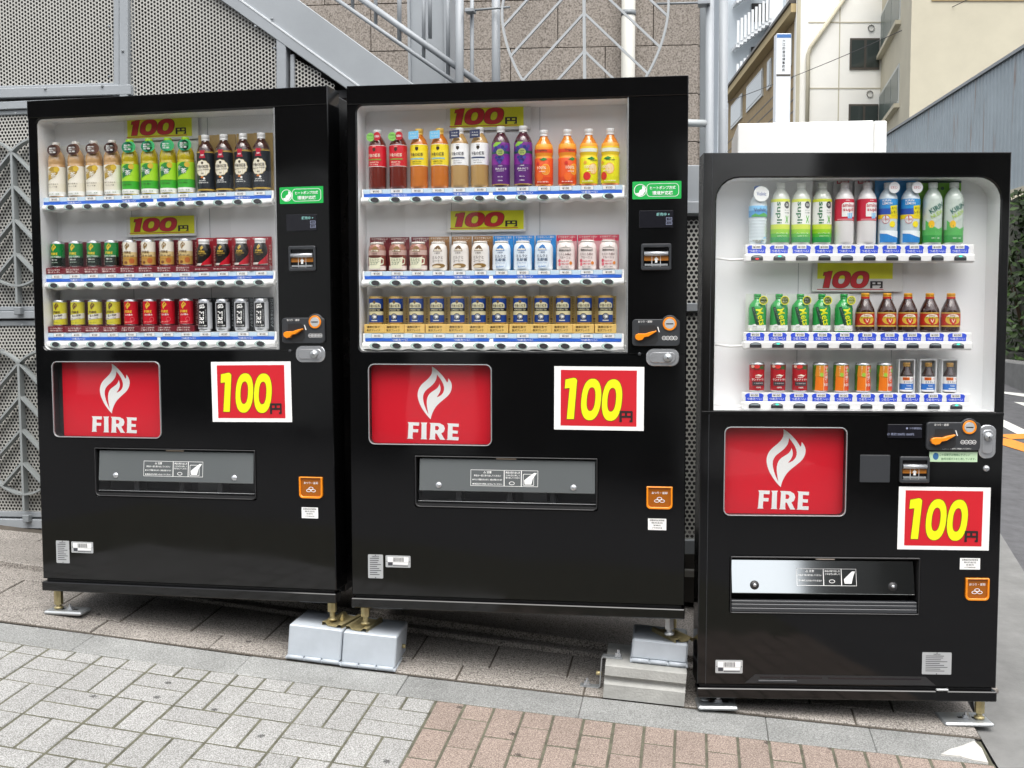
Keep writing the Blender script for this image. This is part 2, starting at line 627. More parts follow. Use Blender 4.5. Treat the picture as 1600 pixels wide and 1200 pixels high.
# ------------------------------------------------------------------ materials of the setting
m_asphalt = mat('asphalt', '58585a', 0.9, var=0.25, vscale=9, bump=0.5, bscale=260, rvar=0.05)
m_bed = mat('joint_sand', '5a594b', 0.95, var=0.45, vscale=18, bump=0.6, bscale=200)
def speckle(name, base, d1, d2, sc=170.0, rnd=0.06, stain=0.14, lo=0.42, hi=0.6, bumpy=0.25, gum=0.3):
    """granular stone: fine dark and light grains, broad stains"""
    m = mat(name, base, 0.85)
    nt = m.node_tree
    b = nt.nodes['Principled BSDF']
    tc = nt.nodes.new('ShaderNodeNewGeometry')          # position in the place, so that no two stones repeat
    v = nt.nodes.new('ShaderNodeTexNoise'); v.inputs['Scale'].default_value = sc; v.inputs['Detail'].default_value = 3
    nt.links.new(tc.outputs['Position'], v.inputs['Vector'])
    r = nt.nodes.new('ShaderNodeValToRGB')
    r.color_ramp.elements[0].position = lo; r.color_ramp.elements[0].color = rgb(d1)
    r.color_ramp.elements[1].position = hi; r.color_ramp.elements[1].color = rgb(d2)
    e = r.color_ramp.elements.new((lo + hi) / 2); e.color = rgb(base)
    nt.links.new(v.outputs['Fac'], r.inputs[0])
    s = nt.nodes.new('ShaderNodeTexNoise'); s.inputs['Scale'].default_value = 3.1; s.inputs['Detail'].default_value = 8
    s.inputs['Roughness'].default_value = 0.7
    nt.links.new(tc.outputs['Position'], s.inputs['Vector'])
    mr = nt.nodes.new('ShaderNodeMapRange')
    mr.inputs[1].default_value = 0.3; mr.inputs[2].default_value = 0.7
    mr.inputs[3].default_value = 1 - stain; mr.inputs[4].default_value = 1 + stain
    nt.links.new(s.outputs['Fac'], mr.inputs[0])
    oi = nt.nodes.new('ShaderNodeObjectInfo')
    m2 = nt.nodes.new('ShaderNodeMapRange'); m2.inputs[3].default_value = 1 - rnd; m2.inputs[4].default_value = 1 + rnd
    nt.links.new(oi.outputs['Random'], m2.inputs[0])
    k = nt.nodes.new('ShaderNodeMath'); k.operation = 'MULTIPLY'
    nt.links.new(mr.outputs[0], k.inputs[0]); nt.links.new(m2.outputs[0], k.inputs[1])
    sc_ = nt.nodes.new('ShaderNodeVectorMath'); sc_.operation = 'SCALE'
    nt.links.new(r.outputs[0], sc_.inputs[0]); nt.links.new(k.outputs[0], sc_.inputs['Scale'])
    # chewing-gum spots and dirt with a shape of their own
    w = nt.nodes.new('ShaderNodeTexVoronoi'); w.voronoi_dimensions = '2D'; w.inputs['Scale'].default_value = 5.0
    nt.links.new(tc.outputs['Position'], w.inputs['Vector'])
    sx = nt.nodes.new('ShaderNodeSeparateColor'); nt.links.new(w.outputs['Color'], sx.inputs[0])
    th_ = nt.nodes.new('ShaderNodeMath'); th_.operation = 'GREATER_THAN'; th_.inputs[1].default_value = gum
    nt.links.new(sx.outputs[0], th_.inputs[0])
    ad = nt.nodes.new('ShaderNodeMath'); ad.operation = 'ADD'
    nt.links.new(th_.outputs[0], ad.inputs[0]); nt.links.new(w.outputs['Distance'], ad.inputs[1])
    nz = nt.nodes.new('ShaderNodeMath'); nz.operation = 'MULTIPLY_ADD'
    nz.inputs[1].default_value = 0.12
    nt.links.new(v.outputs['Fac'], nz.inputs[0]); nt.links.new(ad.outputs[0], nz.inputs[2])
    g = nt.nodes.new('ShaderNodeMapRange'); g.inputs[1].default_value = 0.105; g.inputs[2].default_value = 0.125
    g.inputs[3].default_value = 0.32; g.inputs[4].default_value = 1.0
    nt.links.new(nz.outputs[0], g.inputs[0])
    s2 = nt.nodes.new('ShaderNodeVectorMath'); s2.operation = 'SCALE'
    nt.links.new(sc_.outputs[0], s2.inputs[0]); nt.links.new(g.outputs[0], s2.inputs['Scale'])
    nt.links.new(s2.outputs[0], b.inputs['Base Color'])
    bp = nt.nodes.new('ShaderNodeBump'); bp.inputs['Strength'].default_value = bumpy; bp.inputs['Distance'].default_value = 0.002
    nt.links.new(v.outputs['Fac'], bp.inputs['Height']); nt.links.new(bp.outputs[0], b.inputs['Normal'])
    return m
m_paver = speckle('grey_paver', '979795', '777673', 'ababa9', 260, 0.06, 0.10)
m_pink = speckle('pink_paver', '8d7f75', '70625a', 'a19288', 260, 0.07, 0.10)
m_kerb = speckle('kerb_stone', '878886', '757674', '989997', 210, 0.10, 0.22, gum=-1.0)
m_granite = speckle('granite_slab', '807b75', '4c4742', 'a29c95', 190, 0.06, 0.16, 0.34, 0.60, gum=0.12)
m_wallstone = speckle('wall_granite', '837b72', '5a534d', '9a928a', 105, 0.05, 0.05, 0.30, 0.62, 0.06, gum=-1.0)
m_concrete = mat('concrete', '767674', 0.9, var=0.18, vscale=7, bump=0.4, bscale=120)
m_dark = mat('dark_void', '2b2b2a', 0.9, var=0.2)
m_grey = mat('grey_paint', '989da1', 0.45, var=0.09, vscale=2.2, bump=0.06, bscale=60)
m_greyd = mat('grey_paint_dull', '83888b', 0.5, var=0.08, vscale=3)
m_perf = mat('perforated_steel', 'b5b4ae', 0.5, metal=0.0, var=0.06, vscale=2)
m_wjoint = mat('wall_joint', '5f5850', 0.95, var=0.2)
m_white = mat('white_paint', 'e4e4e2', 0.45, var=0.04, vscale=4)

# ------------------------------------------------------------------ street surfaces
def sheet(xs, ys, dz, keep=None):
    b = MB()
    v = [(x, y, zf(x, y) + dz) for y in ys for x in xs]
    n = len(xs)
    f = [(j * n + i, j * n + i + 1, (j + 1) * n + i + 1, (j + 1) * n + i) for j in range(len(ys) - 1) for i in range(n - 1)]
    return b.add(v, f)
XS = [-160, -60, -20, -8, -4, -3, -2, -1.5, -1, -.5, 0, .5, 1, 1.5, 2, 2.2, 3, 4, 6, 10, 20, 60, 160]
road = structure(sheet(XS, [-90, -30, -10, -4, 0, 2, 3, 4, 5, 6, 8, 10, 14, 20, 30, 45, 60], -0.05).build('road', m_asphalt))
structure(road)

def slab(parent, name, cs, dz=0.0, th=0.06, gap=0.0040, ch=0.0024, mt=None, tilt=0.0006, M=None):
    """one stone laid on the slope; cs = four plan corners, counter-clockwise"""
    cs = inset(cs, gap)
    ci = inset(cs, ch)
    j = random.uniform(-0.0012, 0.0012) + dz
    kx, ky = random.uniform(-1, 1) * tilt / 0.1, random.uniform(-1, 1) * tilt / 0.1
    mx = sum(c[0] for c in cs) / 4; my = sum(c[1] for c in cs) / 4
    def z(p): return zf(*p) + j + kx * (p[0] - mx) + ky * (p[1] - my)
    o = Vector((mx, my, zf(mx, my)))
    vs = [Vector((p[0], p[1], z(p))) - o for p in ci] + [Vector((p[0], p[1], z(p) - ch)) - o for p in cs] + \
         [Vector((p[0], p[1], z(p) - th)) - o for p in cs]
    n = len(cs)
    fs = [tuple(range(n))]
    for r in (0, 1):
        for i in range(n):
            k = (i + 1) % n
            fs.append((r * n + i, (r + 1) * n + i, (r + 1) * n + k, r * n + k))
    b = MB().add(vs, fs)
    return b.build(name, mt, parent, Matrix.Translation(o))
def L4(i0, i1, j0, j1, f0=None, f1=None):
    """lattice rectangle -> plan corners (counter-clockwise); j grows towards the viewer"""
    return [lat(i0, j1), lat(i1, j1), lat(i1, j0), lat(i0, j0)]

def jb(i): return -0.36 - 0.0215 * i          # pavement / kerb edge
def jt(i): return -1.17 - 0.0270 * i          # kerb / forecourt edge
# bed under the pavers
b = MB()
ii = [-8 + k * 1.0 for k in range(25)]
jj = [-0.2, 1, 2, 3, 4, 5, 6, 8, 11, 14]
vv = []
for j in jj:
    for i in ii:
        x, y = lat(i, j if j > -0.2 else jb(i) - 0.05)
        vv.append((x, y, zf(x, y) - 0.0022))
n = len(ii)
b.add(vv, [(q * n + p, (q + 1) * n + p, (q + 1) * n + p + 1, q * n + p + 1) for q in range(len(jj) - 1) for p in range(n - 1)])
pavement = structure(b.build('pavement', m_bed))
for i in range(-4, 7):
    for h in (0, .5):                          # cut half blocks along the kerb
        a0, a1 = i + h, i + h + .5
        slab(pavement, 'paver', [lat(a0, 0), lat(a1, 0), lat(a1, jb(a1)), lat(a0, jb(a0))], mt=m_paver, th=.03)
    for j in range(0, 7):
        for h in (0, .5):
            if (i + j) % 2 == 0:
                slab(pavement, 'paver', L4(i, i + 1, j + h, j + h + .5), mt=m_paver, th=.03)
            else:
                slab(pavement, 'paver', L4(i + h, i + h + .5, j, j + 1), mt=m_paver, th=.03)
for k in range(0, 18):
    a0, a1 = 7 + k * .5, 7.5 + k * .5
    js = [jb(a0)] + ([.52 + q for q in range(6)] if k % 2 == 0 else [0.02 + q for q in range(7)])
    for q in range(len(js) - 1):
        t0, t1 = (jb(a0), jb(a1)) if q == 0 else (js[q], js[q])
        slab(pavement, 'paver', [lat(a0, js[q + 1]), lat(a1, js[q + 1]), lat(a1, t1), lat(a0, t0)], mt=m_pink, th=.03)

# kerb strip
b = MB()
vv = []
for i in ii:
    for j in (jb(i), jt(i)):
        x, y = lat(i, j); vv.append((x, y, zf(x, y) - .008))
b.add(vv, [(2 * k, 2 * k + 2, 2 * k + 3, 2 * k + 1) for k in range(len(ii) - 1)])
kerb = structure(b.build('kerb', m_bed))
ks = [-8, -4.6, -2.6, .4, 3.4, 6.3, 9.4, 12.5, 14.2, 15.9]
for a0, a1 in zip(ks, ks[1:]):
    parts = 3 if a1 - a0 > 2 else 2
    slab(kerb, 'kerb_stone', [lat(a0, jb(a0)), lat(a1, jb(a1)), lat(a1, jt(a1) + .012), lat(a0, jt(a0) + .012)], dz=.001, mt=m_kerb, th=.03, gap=.0007)
# broken white cement patch at the end of the strip
pp = [(1470, 1181), (1484, 1173), (1502, 1168), (1522, 1160), (1534, 1172), (1544, 1194), (1520, 1190), (1500, 1184)]
pw = [ground(*p) for p in pp]
o = pw[0]
b = MB().add([(p.x - o.x, p.y - o.y, p.z - o.z + .006) for p in pw] + [(p.x - o.x, p.y - o.y, p.z - o.z - .004) for p in pw],
             [tuple(range(8))[::-1]] + [(k, (k + 1) % 8, 8 + (k + 1) % 8, 8 + k) for k in range(8)])
b.build('cement_patch', mat('white_cement', 'bdbbb6', .9, var=.08, vscale=20, bump=.5, bscale=90), kerb, Matrix.Translation(o))

# granite forecourt under the machines
b = MB()
vv = []
for i in [-8 + k for k in range(25)]:
    for j in (jt(i) + .04, -4.2, -8.5):
        x, y = lat(i, j); vv.append((x, y, zf(x, y) + .003))
b.add(vv, [(3 * k + q, 3 * k + 3 + q, 3 * k + 4 + q, 3 * k + 1 + q) for k in range(24) for q in (0, 1)])
forecourt = structure(b.build('forecourt', mat('dark_joint', '4d473f', .95, var=.3)))
FJ = [-8, -6.5, -4.3, -2.0, .3, 2.58, 4.86, 7.15, 9.4, 11.7, 14.0, 16.0]
for a0, a1 in zip(FJ, FJ[1:]):
    slab(forecourt, 'granite_slab', [lat(a0, jt(a0)), lat(a1, jt(a1)), lat(a1, jt(a1) - .66), lat(a0, jt(a0) - .66)], dz=.007, mt=m_granite, gap=.0034, th=.04)
rows = [(.66, 2.1, 0.0), (2.1, 3.6, .7), (3.6, 5.1, .2)]
for d0, d1, off in rows:
    a = -8 + off
    while a < 15.5:
        a1 = a + 1.42
        slab(forecourt, 'granite_slab', [lat(a, jt(a) - d0), lat(a1, jt(a1) - d0), lat(a1, jt(a1) - d1), lat(a, jt(a) - d1)], dz=.007, mt=m_granite, gap=.0034, th=.04)
        a = a1
# concrete margin and road at the right
def gpoly(name, pts, dz, mt, parent=None):
    ps = [ground(*p, dz) for p in pts]
    o = ps[0]
    bb = MB()
    loop = [(p.x - o.x, p.y - o.y) for p in ps]
    tris = tessellate_polygon([[Vector((q[0], q[1], 0)) for q in loop]])
    vs = [(p.x - o.x, p.y - o.y, p.z - o.z) for p in ps]
    fs = []
    for t in tris:
        A, B, C = (loop[i] for i in t)
        cr = (B[0] - A[0]) * (C[1] - A[1]) - (B[1] - A[1]) * (C[0] - A[0])
        fs.append(t if cr > 0 else t[::-1])
    return bb.add(vs, fs).build(name, mt, parent, Matrix.Translation(o))
margin = structure(gpoly('concrete_margin', [(1490, 760), (1556, 822), (1600, 893), (1680, 1010), (1800, 1200), (1560, 1200), (1525, 1140), (1520, 1080), (1470, 960)], -.006, m_concrete))
m_iron = mat('iron', '3a3a40', .6, metal=.5, var=.2)
def gbox(parent, name, px0, px1, w, h, mt, dz=0.0):
    p, q = ground(*px0, dz), ground(*px1, dz)
    d = (q - p); l = d.length; d.normalize()
    yv = Vector((0, 0, 1)).cross(d).normalized(); zv = d.cross(yv)
    M = Matrix.Identity(4)
    for k in range(3):
        M[k][0], M[k][1], M[k][2], M[k][3] = d[k], yv[k], zv[k], p[k]
    return MB().cbox(0, l, -w / 2, w / 2, -h, h, .002).build(name, mt, parent, M)
gbox(margin, 'drain_bar', (1560, 1106), (1640, 1098), .03, .012, m_iron, -.006)
gbox(margin, 'drain_bar', (1586, 1132), (1660, 1124), .03, .012, m_iron, -.006)
m_line = mat('road_white', 'dcdcd6', .8, var=.1, vscale=20)
m_orange_line = mat('road_orange', 'd98a35', .8, var=.12, vscale=20)
for pts in ([(1560, 574), (1620, 596), (1620, 601), (1560, 578)], [(1560, 611), (1640, 619), (1640, 626), (1560, 613.5)],
            [(1584, 628), (1640, 631), (1640, 646), (1600, 634)], [(1560, 652), (1640, 690), (1640, 704), (1560, 663)],
            [(1562, 945), (1573, 949), (1571, 953), (1560, 951)], [(1590, 953), (1640, 956), (1640, 963), (1596, 958)]):
    gpoly('road_marking', pts, -.046, m_line, road)
for pts in ([(1556, 679), (1640, 676), (1640, 684), (1580, 686)], [(1556, 683), (1580, 686), (1640, 706), (1640, 718), (1556, 692)]):
    gpoly('road_marking', pts, -.045, m_orange_line, road)

# ------------------------------------------------------------------ steel screen, stairs and rails behind the machines
FO = M1 @ Vector((0, 0.95, 0))
FM = frame((FO.x, FO.y, CZ - 1.0), 0.19590, 0.012)
def F(px, py, back=0.0): return local(px, py, FM, back)
fence = thing('perforated_screen', 'grey steel screen of perforated panels and leaf shapes behind the left machine', 'fence', FM)
def perf(name, poly_px, pitch=0.0176, rr=0.37, y=0.02, parent=None, fn=None, turned=False):
    fn = fn or F
    lp = [fn(*p) for p in poly_px]
    if turned:
        lp = [(p[1], p[0]) for p in lp]
    xs = [p[0] for p in lp]; zs = [p[1] for p in lp]
    ar = sum(lp[i][0] * lp[(i + 1) % len(lp)][1] - lp[(i + 1) % len(lp)][0] * lp[i][1] for i in range(len(lp)))
    if ar < 0:
        lp = lp[::-1]
    def inside(x, z):
        for i in range(len(lp)):
            a, c = lp[i], lp[(i + 1) % len(lp)]
            if (c[0] - a[0]) * (z - a[1]) - (c[1] - a[1]) * (x - a[0]) < -1e-9:
                return False
        return True
    vs, fs = [], []
    hr, cr = pitch / math.sqrt(3), pitch * rr
    hx = [(hr * math.sin(R(60 * k)), hr * math.cos(R(60 * k))) for k in range(6)]
    cx = [(cr * math.sin(R(30 * k)), cr * math.cos(R(30 * k))) for k in range(12)]
    row = 0
    z = min(zs)
    while z < max(zs):
        x = min(xs) + (pitch / 2 if row % 2 else 0)
        while x < max(xs):
            if inside(x, z):
                o = len(vs)
                vs += [(x + p[0], y, z + p[1]) for p in hx] + [(x + p[0], y, z + p[1]) for p in cx] + [(x + p[0], y + .003, z + p[1]) for p in cx]
                for k in range(6):
                    k1 = (k + 1) % 6
                    fs.append((o + k, o + 6 + 2 * k, o + 6 + 2 * k + 1, o + 6 + (2 * k + 2) % 12, o + k1))
                for k in range(12):
                    k1 = (k + 1) % 12
                    fs.append((o + 6 + k, o + 18 + k, o + 18 + k1, o + 6 + k1))
            x += pitch
        z += pitch * math.sqrt(3) / 2
        row += 1
    if turned:
        vs = [(p[2], p[1], p[0]) for p in vs]; fs = [f[::-1] for f in fs]; lp = [(p[1], p[0]) for p in lp]; xs, zs = zs, xs
    pn = MB().add(vs, fs).build(name, m_perf, parent or fence)
    cx_, cz_ = sum(xs) / len(xs), sum(zs) / len(zs)
    MB().prism([[(cx_ + (p[0] - cx_) * 1.16, cz_ + (p[1] - cz_) * 1.16) for p in lp]], y + .16, y + .18).build('hole_shade_board', mat('hole_shade_black', '161616', .9), parent or fence)  # added black board standing in for the shade behind the holes
    return pn
perf('perforated_panel', [(-60, -60), (176, -60), (176, 142), (-60, 152)], turned=True)
perf('perforated_panel', [(199, -60), (290, -60), (436, 64), (436, 155), (199, 155)], turned=True)
perf('perforated_panel', [(456, 86), (518, 130), (518, 158), (456, 158)], turned=True)
perf('perforated_panel', [(-60, 168), (110, 160), (110, 486), (-60, 486)])
perf('perforated_panel', [(-60, 506), (110, 506), (110, 808), (-60, 804)])
perf('perforated_panel', [(1066, 345), (1120, 345), (1120, 852), (1066, 852)], pitch=0.02)

def fbar(name, x0, y0, x1, y1, w, d=.05, y=0.0, mt=None, parent=None, c=.003):
    """steel member between two picture points, w metres wide"""
    a, c_ = F(x0, y0), F(x1, y1)
    l = math.hypot(c_[0] - a[0], c_[1] - a[1])
    ang = math.atan2(c_[1] - a[1], c_[0] - a[0])
    b = MB().cbox(0, l, y, y + d, -w / 2, w / 2, c)
    M = Matrix.Translation((a[0], 0, a[1])) @ Matrix.Rotation(-ang, 4, 'Y')
    return b.build(name, mt or m_grey, parent or fence, M)
fbar('rail', -80, 148, 205, 140, .045, .06, -.005)
fbar('rail_lip', -80, 139, 178, 132, .02, .02, .008)
fbar('rail', -80, 168.5, 300, 152, .036, .05, .0)
fbar('rail_lip', -80, 179, 300, 163, .022, .02, .012, m_greyd)
fbar('rail', -80, 493, 1100, 480, .036, .05, .0)
fbar('rail_lip', -80, 483, 300, 480, .02, .02, .012)
fbar('rail_lip', -80, 506, 300, 503, .026, .02, .014, m_greyd)
fbar('rail', -80, 816, 300, 824, .043, .06, -.004)
fbar('rail_lip', -80, 803, 300, 808, .026, .02, .012)
fbar('stile', 180.5, -60, 180.5, 150, .03, .03, .006)
fbar('stile', 193.5, -60, 193.5, 156, .042, .06, -.004)
fbar('stile', 439.5, 56, 439.5, 160, .045, .06, -.004)
fbar('stile', 455, 84, 455, 160, .02, .02, .01)
for x, y in ((72, 139), (161, 135), (193, 80), (172, 42), (172, 120), (400, 42), (426, 30), (430, 76), (26, 178), (36, 508)):
    a = F(x, y)
    MB().lathe([(0, 0), (.006, 0), (.006, .004), (.003, .006), (0, .006)][::-1], 8).build('rivet', m_greyd, fence,
        Matrix.Translation((a[0], -.006, a[1])) @ Matrix.Rotation(R(90), 4, 'X'))
# leaf ornament: cusped top, round foot, spine and chevrons of flat bar
m_leafbar = mat('leaf_bar_paint', '8e9393', .5, var=.06)
HALF = [(0, 0), (.12, .055), (.3, .095), (.52, .10), (.75, .06), (.92, -.03), (1, -.17), (.985, -.32), (.92, -.47), (.8, -.63), (.63, -.78), (.42, -.9), (.2, -.975), (0, -1)]
m_leafbar2 = mat('leaf_bar_pale', 'b0b4b6', .45, var=.06)
def leaf(parent, cx, cz, w, h, y=0.0, bw=.008, bd=.035, spine=1.12, up=0.0, mtl=None):
    m_leafbar = mtl or mat('leaf_bar_paint')
    outl = [(cx + p[0] * w, cz + p[1] * h) for p in HALF] + [(cx - p[0] * w, cz + p[1] * h) for p in HALF[::-1][1:-1]]
    outl = smooth_loop(outl, 2, (outl[0],))
    n = len(outl)
    b = MB()
    for i in range(n):
        b.bar(outl[i], outl[(i + 1) % n], bw, bd, 0, y)
    b.build('leaf_rim', m_leafbar, parent)
    MB().bar((cx, cz - h * spine), (cx, cz + up), bw * 1.3, bd, 0, y + .001).build('leaf_spine', m_leafbar, parent)
    def half_w(v):
        for p, q in zip(HALF[6:], HALF[7:]):
            if q[1] <= v <= p[1]:
                t = (v - p[1]) / (q[1] - p[1])
                return p[0] + t * (q[0] - p[0])
        return 1.0
    for k in range(-1, 4):
        v0 = -0.25 * k
        t = 0.0
        while t < 1.0 and t < half_w(v0 - t * w / h) - .01:
            t += .01
        if k == -1:
            s0 = .27
            for sg in (-1, 1):
                MB().bar((cx + sg * w * s0, cz + (v0 - s0 * w / h) * h), (cx + sg * w * t, cz + (v0 - t * w / h) * h), bw, bd, 0, y + .002).build('leaf_vein', m_leafbar, parent)
            continue
        for sg in (-1, 1):
            MB().bar((cx, cz + v0 * h), (cx + sg * w * t, cz + (v0 - t * w / h) * h), bw, bd, 0, y + .002).build('leaf_vein', m_leafbar, parent)
PXM = 0.00295
c0 = F(23, 238); leaf(fence, c0[0], c0[1], 118 * PXM, 212 * PXM, -.03, .009)
c0 = F(34, 567); leaf(fence, c0[0], c0[1], 118 * PXM, 212 * PXM, -.03, .009)
for px, py in ((31, 485), (44, 808)):
    a = F(px, py)
    MB().cbox(a[0] - .012, a[0] + .022, -.03, .0, a[1] - .02, a[1] + .015, .003).build('hinge_clip', m_greyd, fence)

stair = thing('steel_staircase', 'grey steel outdoor staircase with sloping stringer and pipe handrails', 'staircase', FM)
def fpoly(name, pts, y0, y1, mt, parent, cham=.003):
    return MB().prism([[F(*p) for p in pts][::-1]], y0, y1, cham=cham).build(name, mt, parent)
fpoly('stringer_frame', [(288, -42), (345, 0), (432, 62), (560, 152), (640, 200), (660, 200), (555, 131), (375, 0), (318, -42)], -.006, .05, m_grey, stair)
fpoly('stringer', [(318, -42), (375, 0), (555, 131), (660, 205), (760, 205), (640, 127), (467, 0), (410, -42)], .0, .03, m_grey, stair)
fbar('stringer_edge', 318, -42, 655, 203, .008, .012, -.008, mat('edge_highlight', 'c9cdd0', .35), stair, .001)  # flange bar in paler paint: its highlight is put into the colour
for k in range(6):
    a = F(400 + k * 52, -46 + k * 38)
    MB().cbox(a[0], a[0] + .27, .035, 1.0, a[1] - .34, a[1] - .30, .004).build('tread', mat('dark_tread', '2c2c2e', .7), stair)
def ftube(name, x0, y0, x1, y1, rpx, parent, back=.04, mt=None):
    a, c_ = F(x0, y0, back), F(x1, y1, back)
    return MB().tube([(a[0], back, a[1]), (c_[0], back, c_[1])], rpx * .00305, 12).build(name, mt or m_grey, parent)
ftube('handrail', 470, -40, 760, 163, 3.0, stair, .05)
ftube('handrail', 511, -40, 780, 152, 4.6, stair, .05)
for x, y1, r in ((551, 14, 2.6), (587, 40, 2.6), (624, 66, 3.2), (662, 92, 2.6), (672, 60, 2.8), (700, 122, 3.0)):
    ftube('baluster', x, -60, x, y1, r, stair, .055)
ftube('newel_post', 718, -60, 718, 260, 6.0, stair, .03)
ftube('baluster', 737.5, -60, 737.5, 260, 2.8, stair, .06)
ftube('newel_post', 775, -60, 775, 260, 6.0, stair, .06)
a, c_ = F(637, 60, .5), F(698, 60, .5)
zt, zb = F(650, -60, .5)[1], F(650, 300, .5)[1]
MB().box(a[0], a[0] + .012, .5, .68, zb, zt).box(c_[0] - .012, c_[0], .5, .68, zb, zt).box(a[0] + .012, c_[0] - .012, .585, .597, zb, zt) \
    .box(a[0] + .012, c_[0] - .012, .515, .527, zb, zt).build('steel_column', m_grey, stair)

grille = thing('leaf_grille', 'oval leaf-shaped steel grille hung between posts above the middle machine', 'grille', FM)
c0 = F(911, -42); leaf(grille, c0[0], c0[1], 120 * PXM, 212 * PXM, .02, .0095, .014, 1.0, .1, m_leafbar2)
for p, q in (((738, 16), (797, 11)), ((1026, 6), (1105, 4))):
    a, c_ = F(*p, .026), F(*q, .026)
    MB().tube([(a[0], .026, a[1]), (c_[0], .026, c_[1])], .005, 8).build('bracket_rod', m_greyd, grille)
a = F(1098, 4)
MB().cbox(a[0] - .02, a[0] + .03, -.01, .05, a[1] - .008, a[1] + .008, .002).build('clamp', m_grey, grille)
a = F(733, 15)
MB().cbox(a[0] - .02, a[0] + .02, .0, .05, a[1] - .008, a[1] + .008, .002).build('clamp', m_grey, grille)

rails = thing('pipe_railing', 'grey pipe posts and cross rail standing beside the granite wall', 'railing', FM)
ftube('post', 1109.5, -60, 1107, 700, 5.8, rails, .03)
ftube('post', 1131, -60, 1127, 700, 6.6, rails, .25)
fbar('flat_post', 1098, -60, 1096, 700, .03, .012, .14, m_greyd, rails)
ftube('cross_pipe', 1010, 191, 1108, 193, 5.0, rails, .03, mat('bright_pipe', 'b4b9ba', .4))
fpoly('panel_box', [(1040, 258), (1112, 258), (1112, 335), (1040, 335)], .0, .08, m_grey, rails)
fbar('box_lip', 1040, 325, 1112, 325, .05, .03, -.02, m_grey, rails)
fbar('base_rail', 1040, 855, 1120, 855, .06, .05, .0, m_greyd, rails)
fbar('conduit', 1050, 900, 1120, 902, .03, .03, .05, mat('pale_conduit', '8f8d86', .5), rails)

# stone-faced building
GO = at(790, 76, 6.5)
GM = frame(GO, 0.085)
bld = thing('granite_building', 'building faced with speckled pinkish granite slabs behind the stairs', 'building', GM)
def GL(px, py): return local(px, py, GM)
gx1 = GL(1092, 80)[0]
zlo, zhi = -2.9, 1.2
MB().box(-4.0, gx1 - .012, .03, .6, zlo, zhi).build('wall_core', m_wjoint, bld)
PW, PH = .544, .2715
xj = GL(871.5, 40)[0]; zj = GL(900, 74)[1]
for r in range(-10, 5):
    z0 = zj + r * PH
    off = xj if r % 2 == 0 else xj + PW / 2
    k = -8
    while True:
        x0, x1 = off + k * PW, off + (k + 1) * PW
        k += 1
        if x0 > gx1 - .02:
            break
        x0, x1 = max(x0, -4.0), min(x1, gx1)
        if x1 - x0 < .03 or z0 < zlo:
            continue
        j = random.uniform(-.001, .001)
        MB().cbox(0, x1 - x0 - .004, j, .035, 0, PH - .004, .002).build('granite_slab', m_wallstone, bld, T(x0 + .002, 0, z0 + .002))
    MB().cbox(gx1 - .012, gx1 + .03, .036, .6, z0 + .003, z0 + PH - .003, .003).build('corner_slab', m_wallstone, bld)
a = GL(981.5, 40)
pipe = thing('drainpipe', 'cream round drainpipe on the granite wall with a metal collar', 'pipe', GM @ T(a[0], -.06, -2.4))
MB().tube([(0, 0, 0), (0, 0, 3.8)], .0395, 18).build('pipe', mat('pipe_cream', 'c9c8c0', .45, var=.05, vscale=3), pipe)
a = GL(981, 25)
MB().tube([(0, 0, a[1] + 2.385), (0, 0, a[1] + 2.412)], .0425, 18).build('collar', m_greyd, pipe)
# low wall and step under the screen
def strip(name, p0, p1, depth, z0, z1, mt, kind=True):
    d = (p1 - p0); l = d.length; d.normalize()
    yv = Vector((0, 0, 1)).cross(d).normalized(); zv = d.cross(yv)
    M = Matrix.Identity(4)
    for k in range(3):
        M[k][0], M[k][1], M[k][2], M[k][3] = d[k], yv[k], zv[k], p0[k]
    o_ = MB().cbox(0, l, 0, depth, z0, z1, .004).build(name, mt, None, M)
    return structure(o_)
def onway(s, off=0.0):
    q = Vector((-2.17, 4.66, 0)) + Vector((math.cos(.196), -math.sin(.196), 0)) * s + Vector((math.sin(.196), math.cos(.196), 0)) * off
    q.z = zf(q.x, q.y)
    return q
strip('step', onway(-1.2, .0), onway(3.6, .0), .66, -.1, .035, m_granite)
strip('step', onway(-1.2, -.06), onway(3.6, -.06), .06, -.1, .012, m_granite)
bw = thing('base_wall', 'dark low stone wall under the grey perforated screen', 'wall', frame(onway(-1.2, .62), .196, -.05))
for k in range(12):
    MB().cbox(k * .42 + .003, k * .42 + .417, 0, .2, -.1, .20, .004).build('stone_block', mat('dark_stone', '37342f', .85, rnd=.15, var=.15), bw)
# ------------------------------------------------------------------ street behind, at the right
m_cream = mat('cream_render', 'bcb6a2', .85, var=.06, vscale=1.2, bump=.1, bscale=30)
m_whiteb = mat('white_tile', 'f0efe9', .7, var=.04, vscale=1.0)
m_brown = mat('brown_siding', '96815c', .75, var=.15, vscale=5)
m_pane = mat('window_glass', '39403e', .06, spec=.8)
m_frame = mat('window_frame', '4a453f', .5)
m_alu = mat('aluminium', 'b9bcba', .4, metal=.3)
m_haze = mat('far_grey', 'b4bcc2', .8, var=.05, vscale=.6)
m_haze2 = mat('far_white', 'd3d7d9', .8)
def AX(px, Y): return at(px, 493, Y).x
def AZ(py, Y): return at(1400, py, Y).z
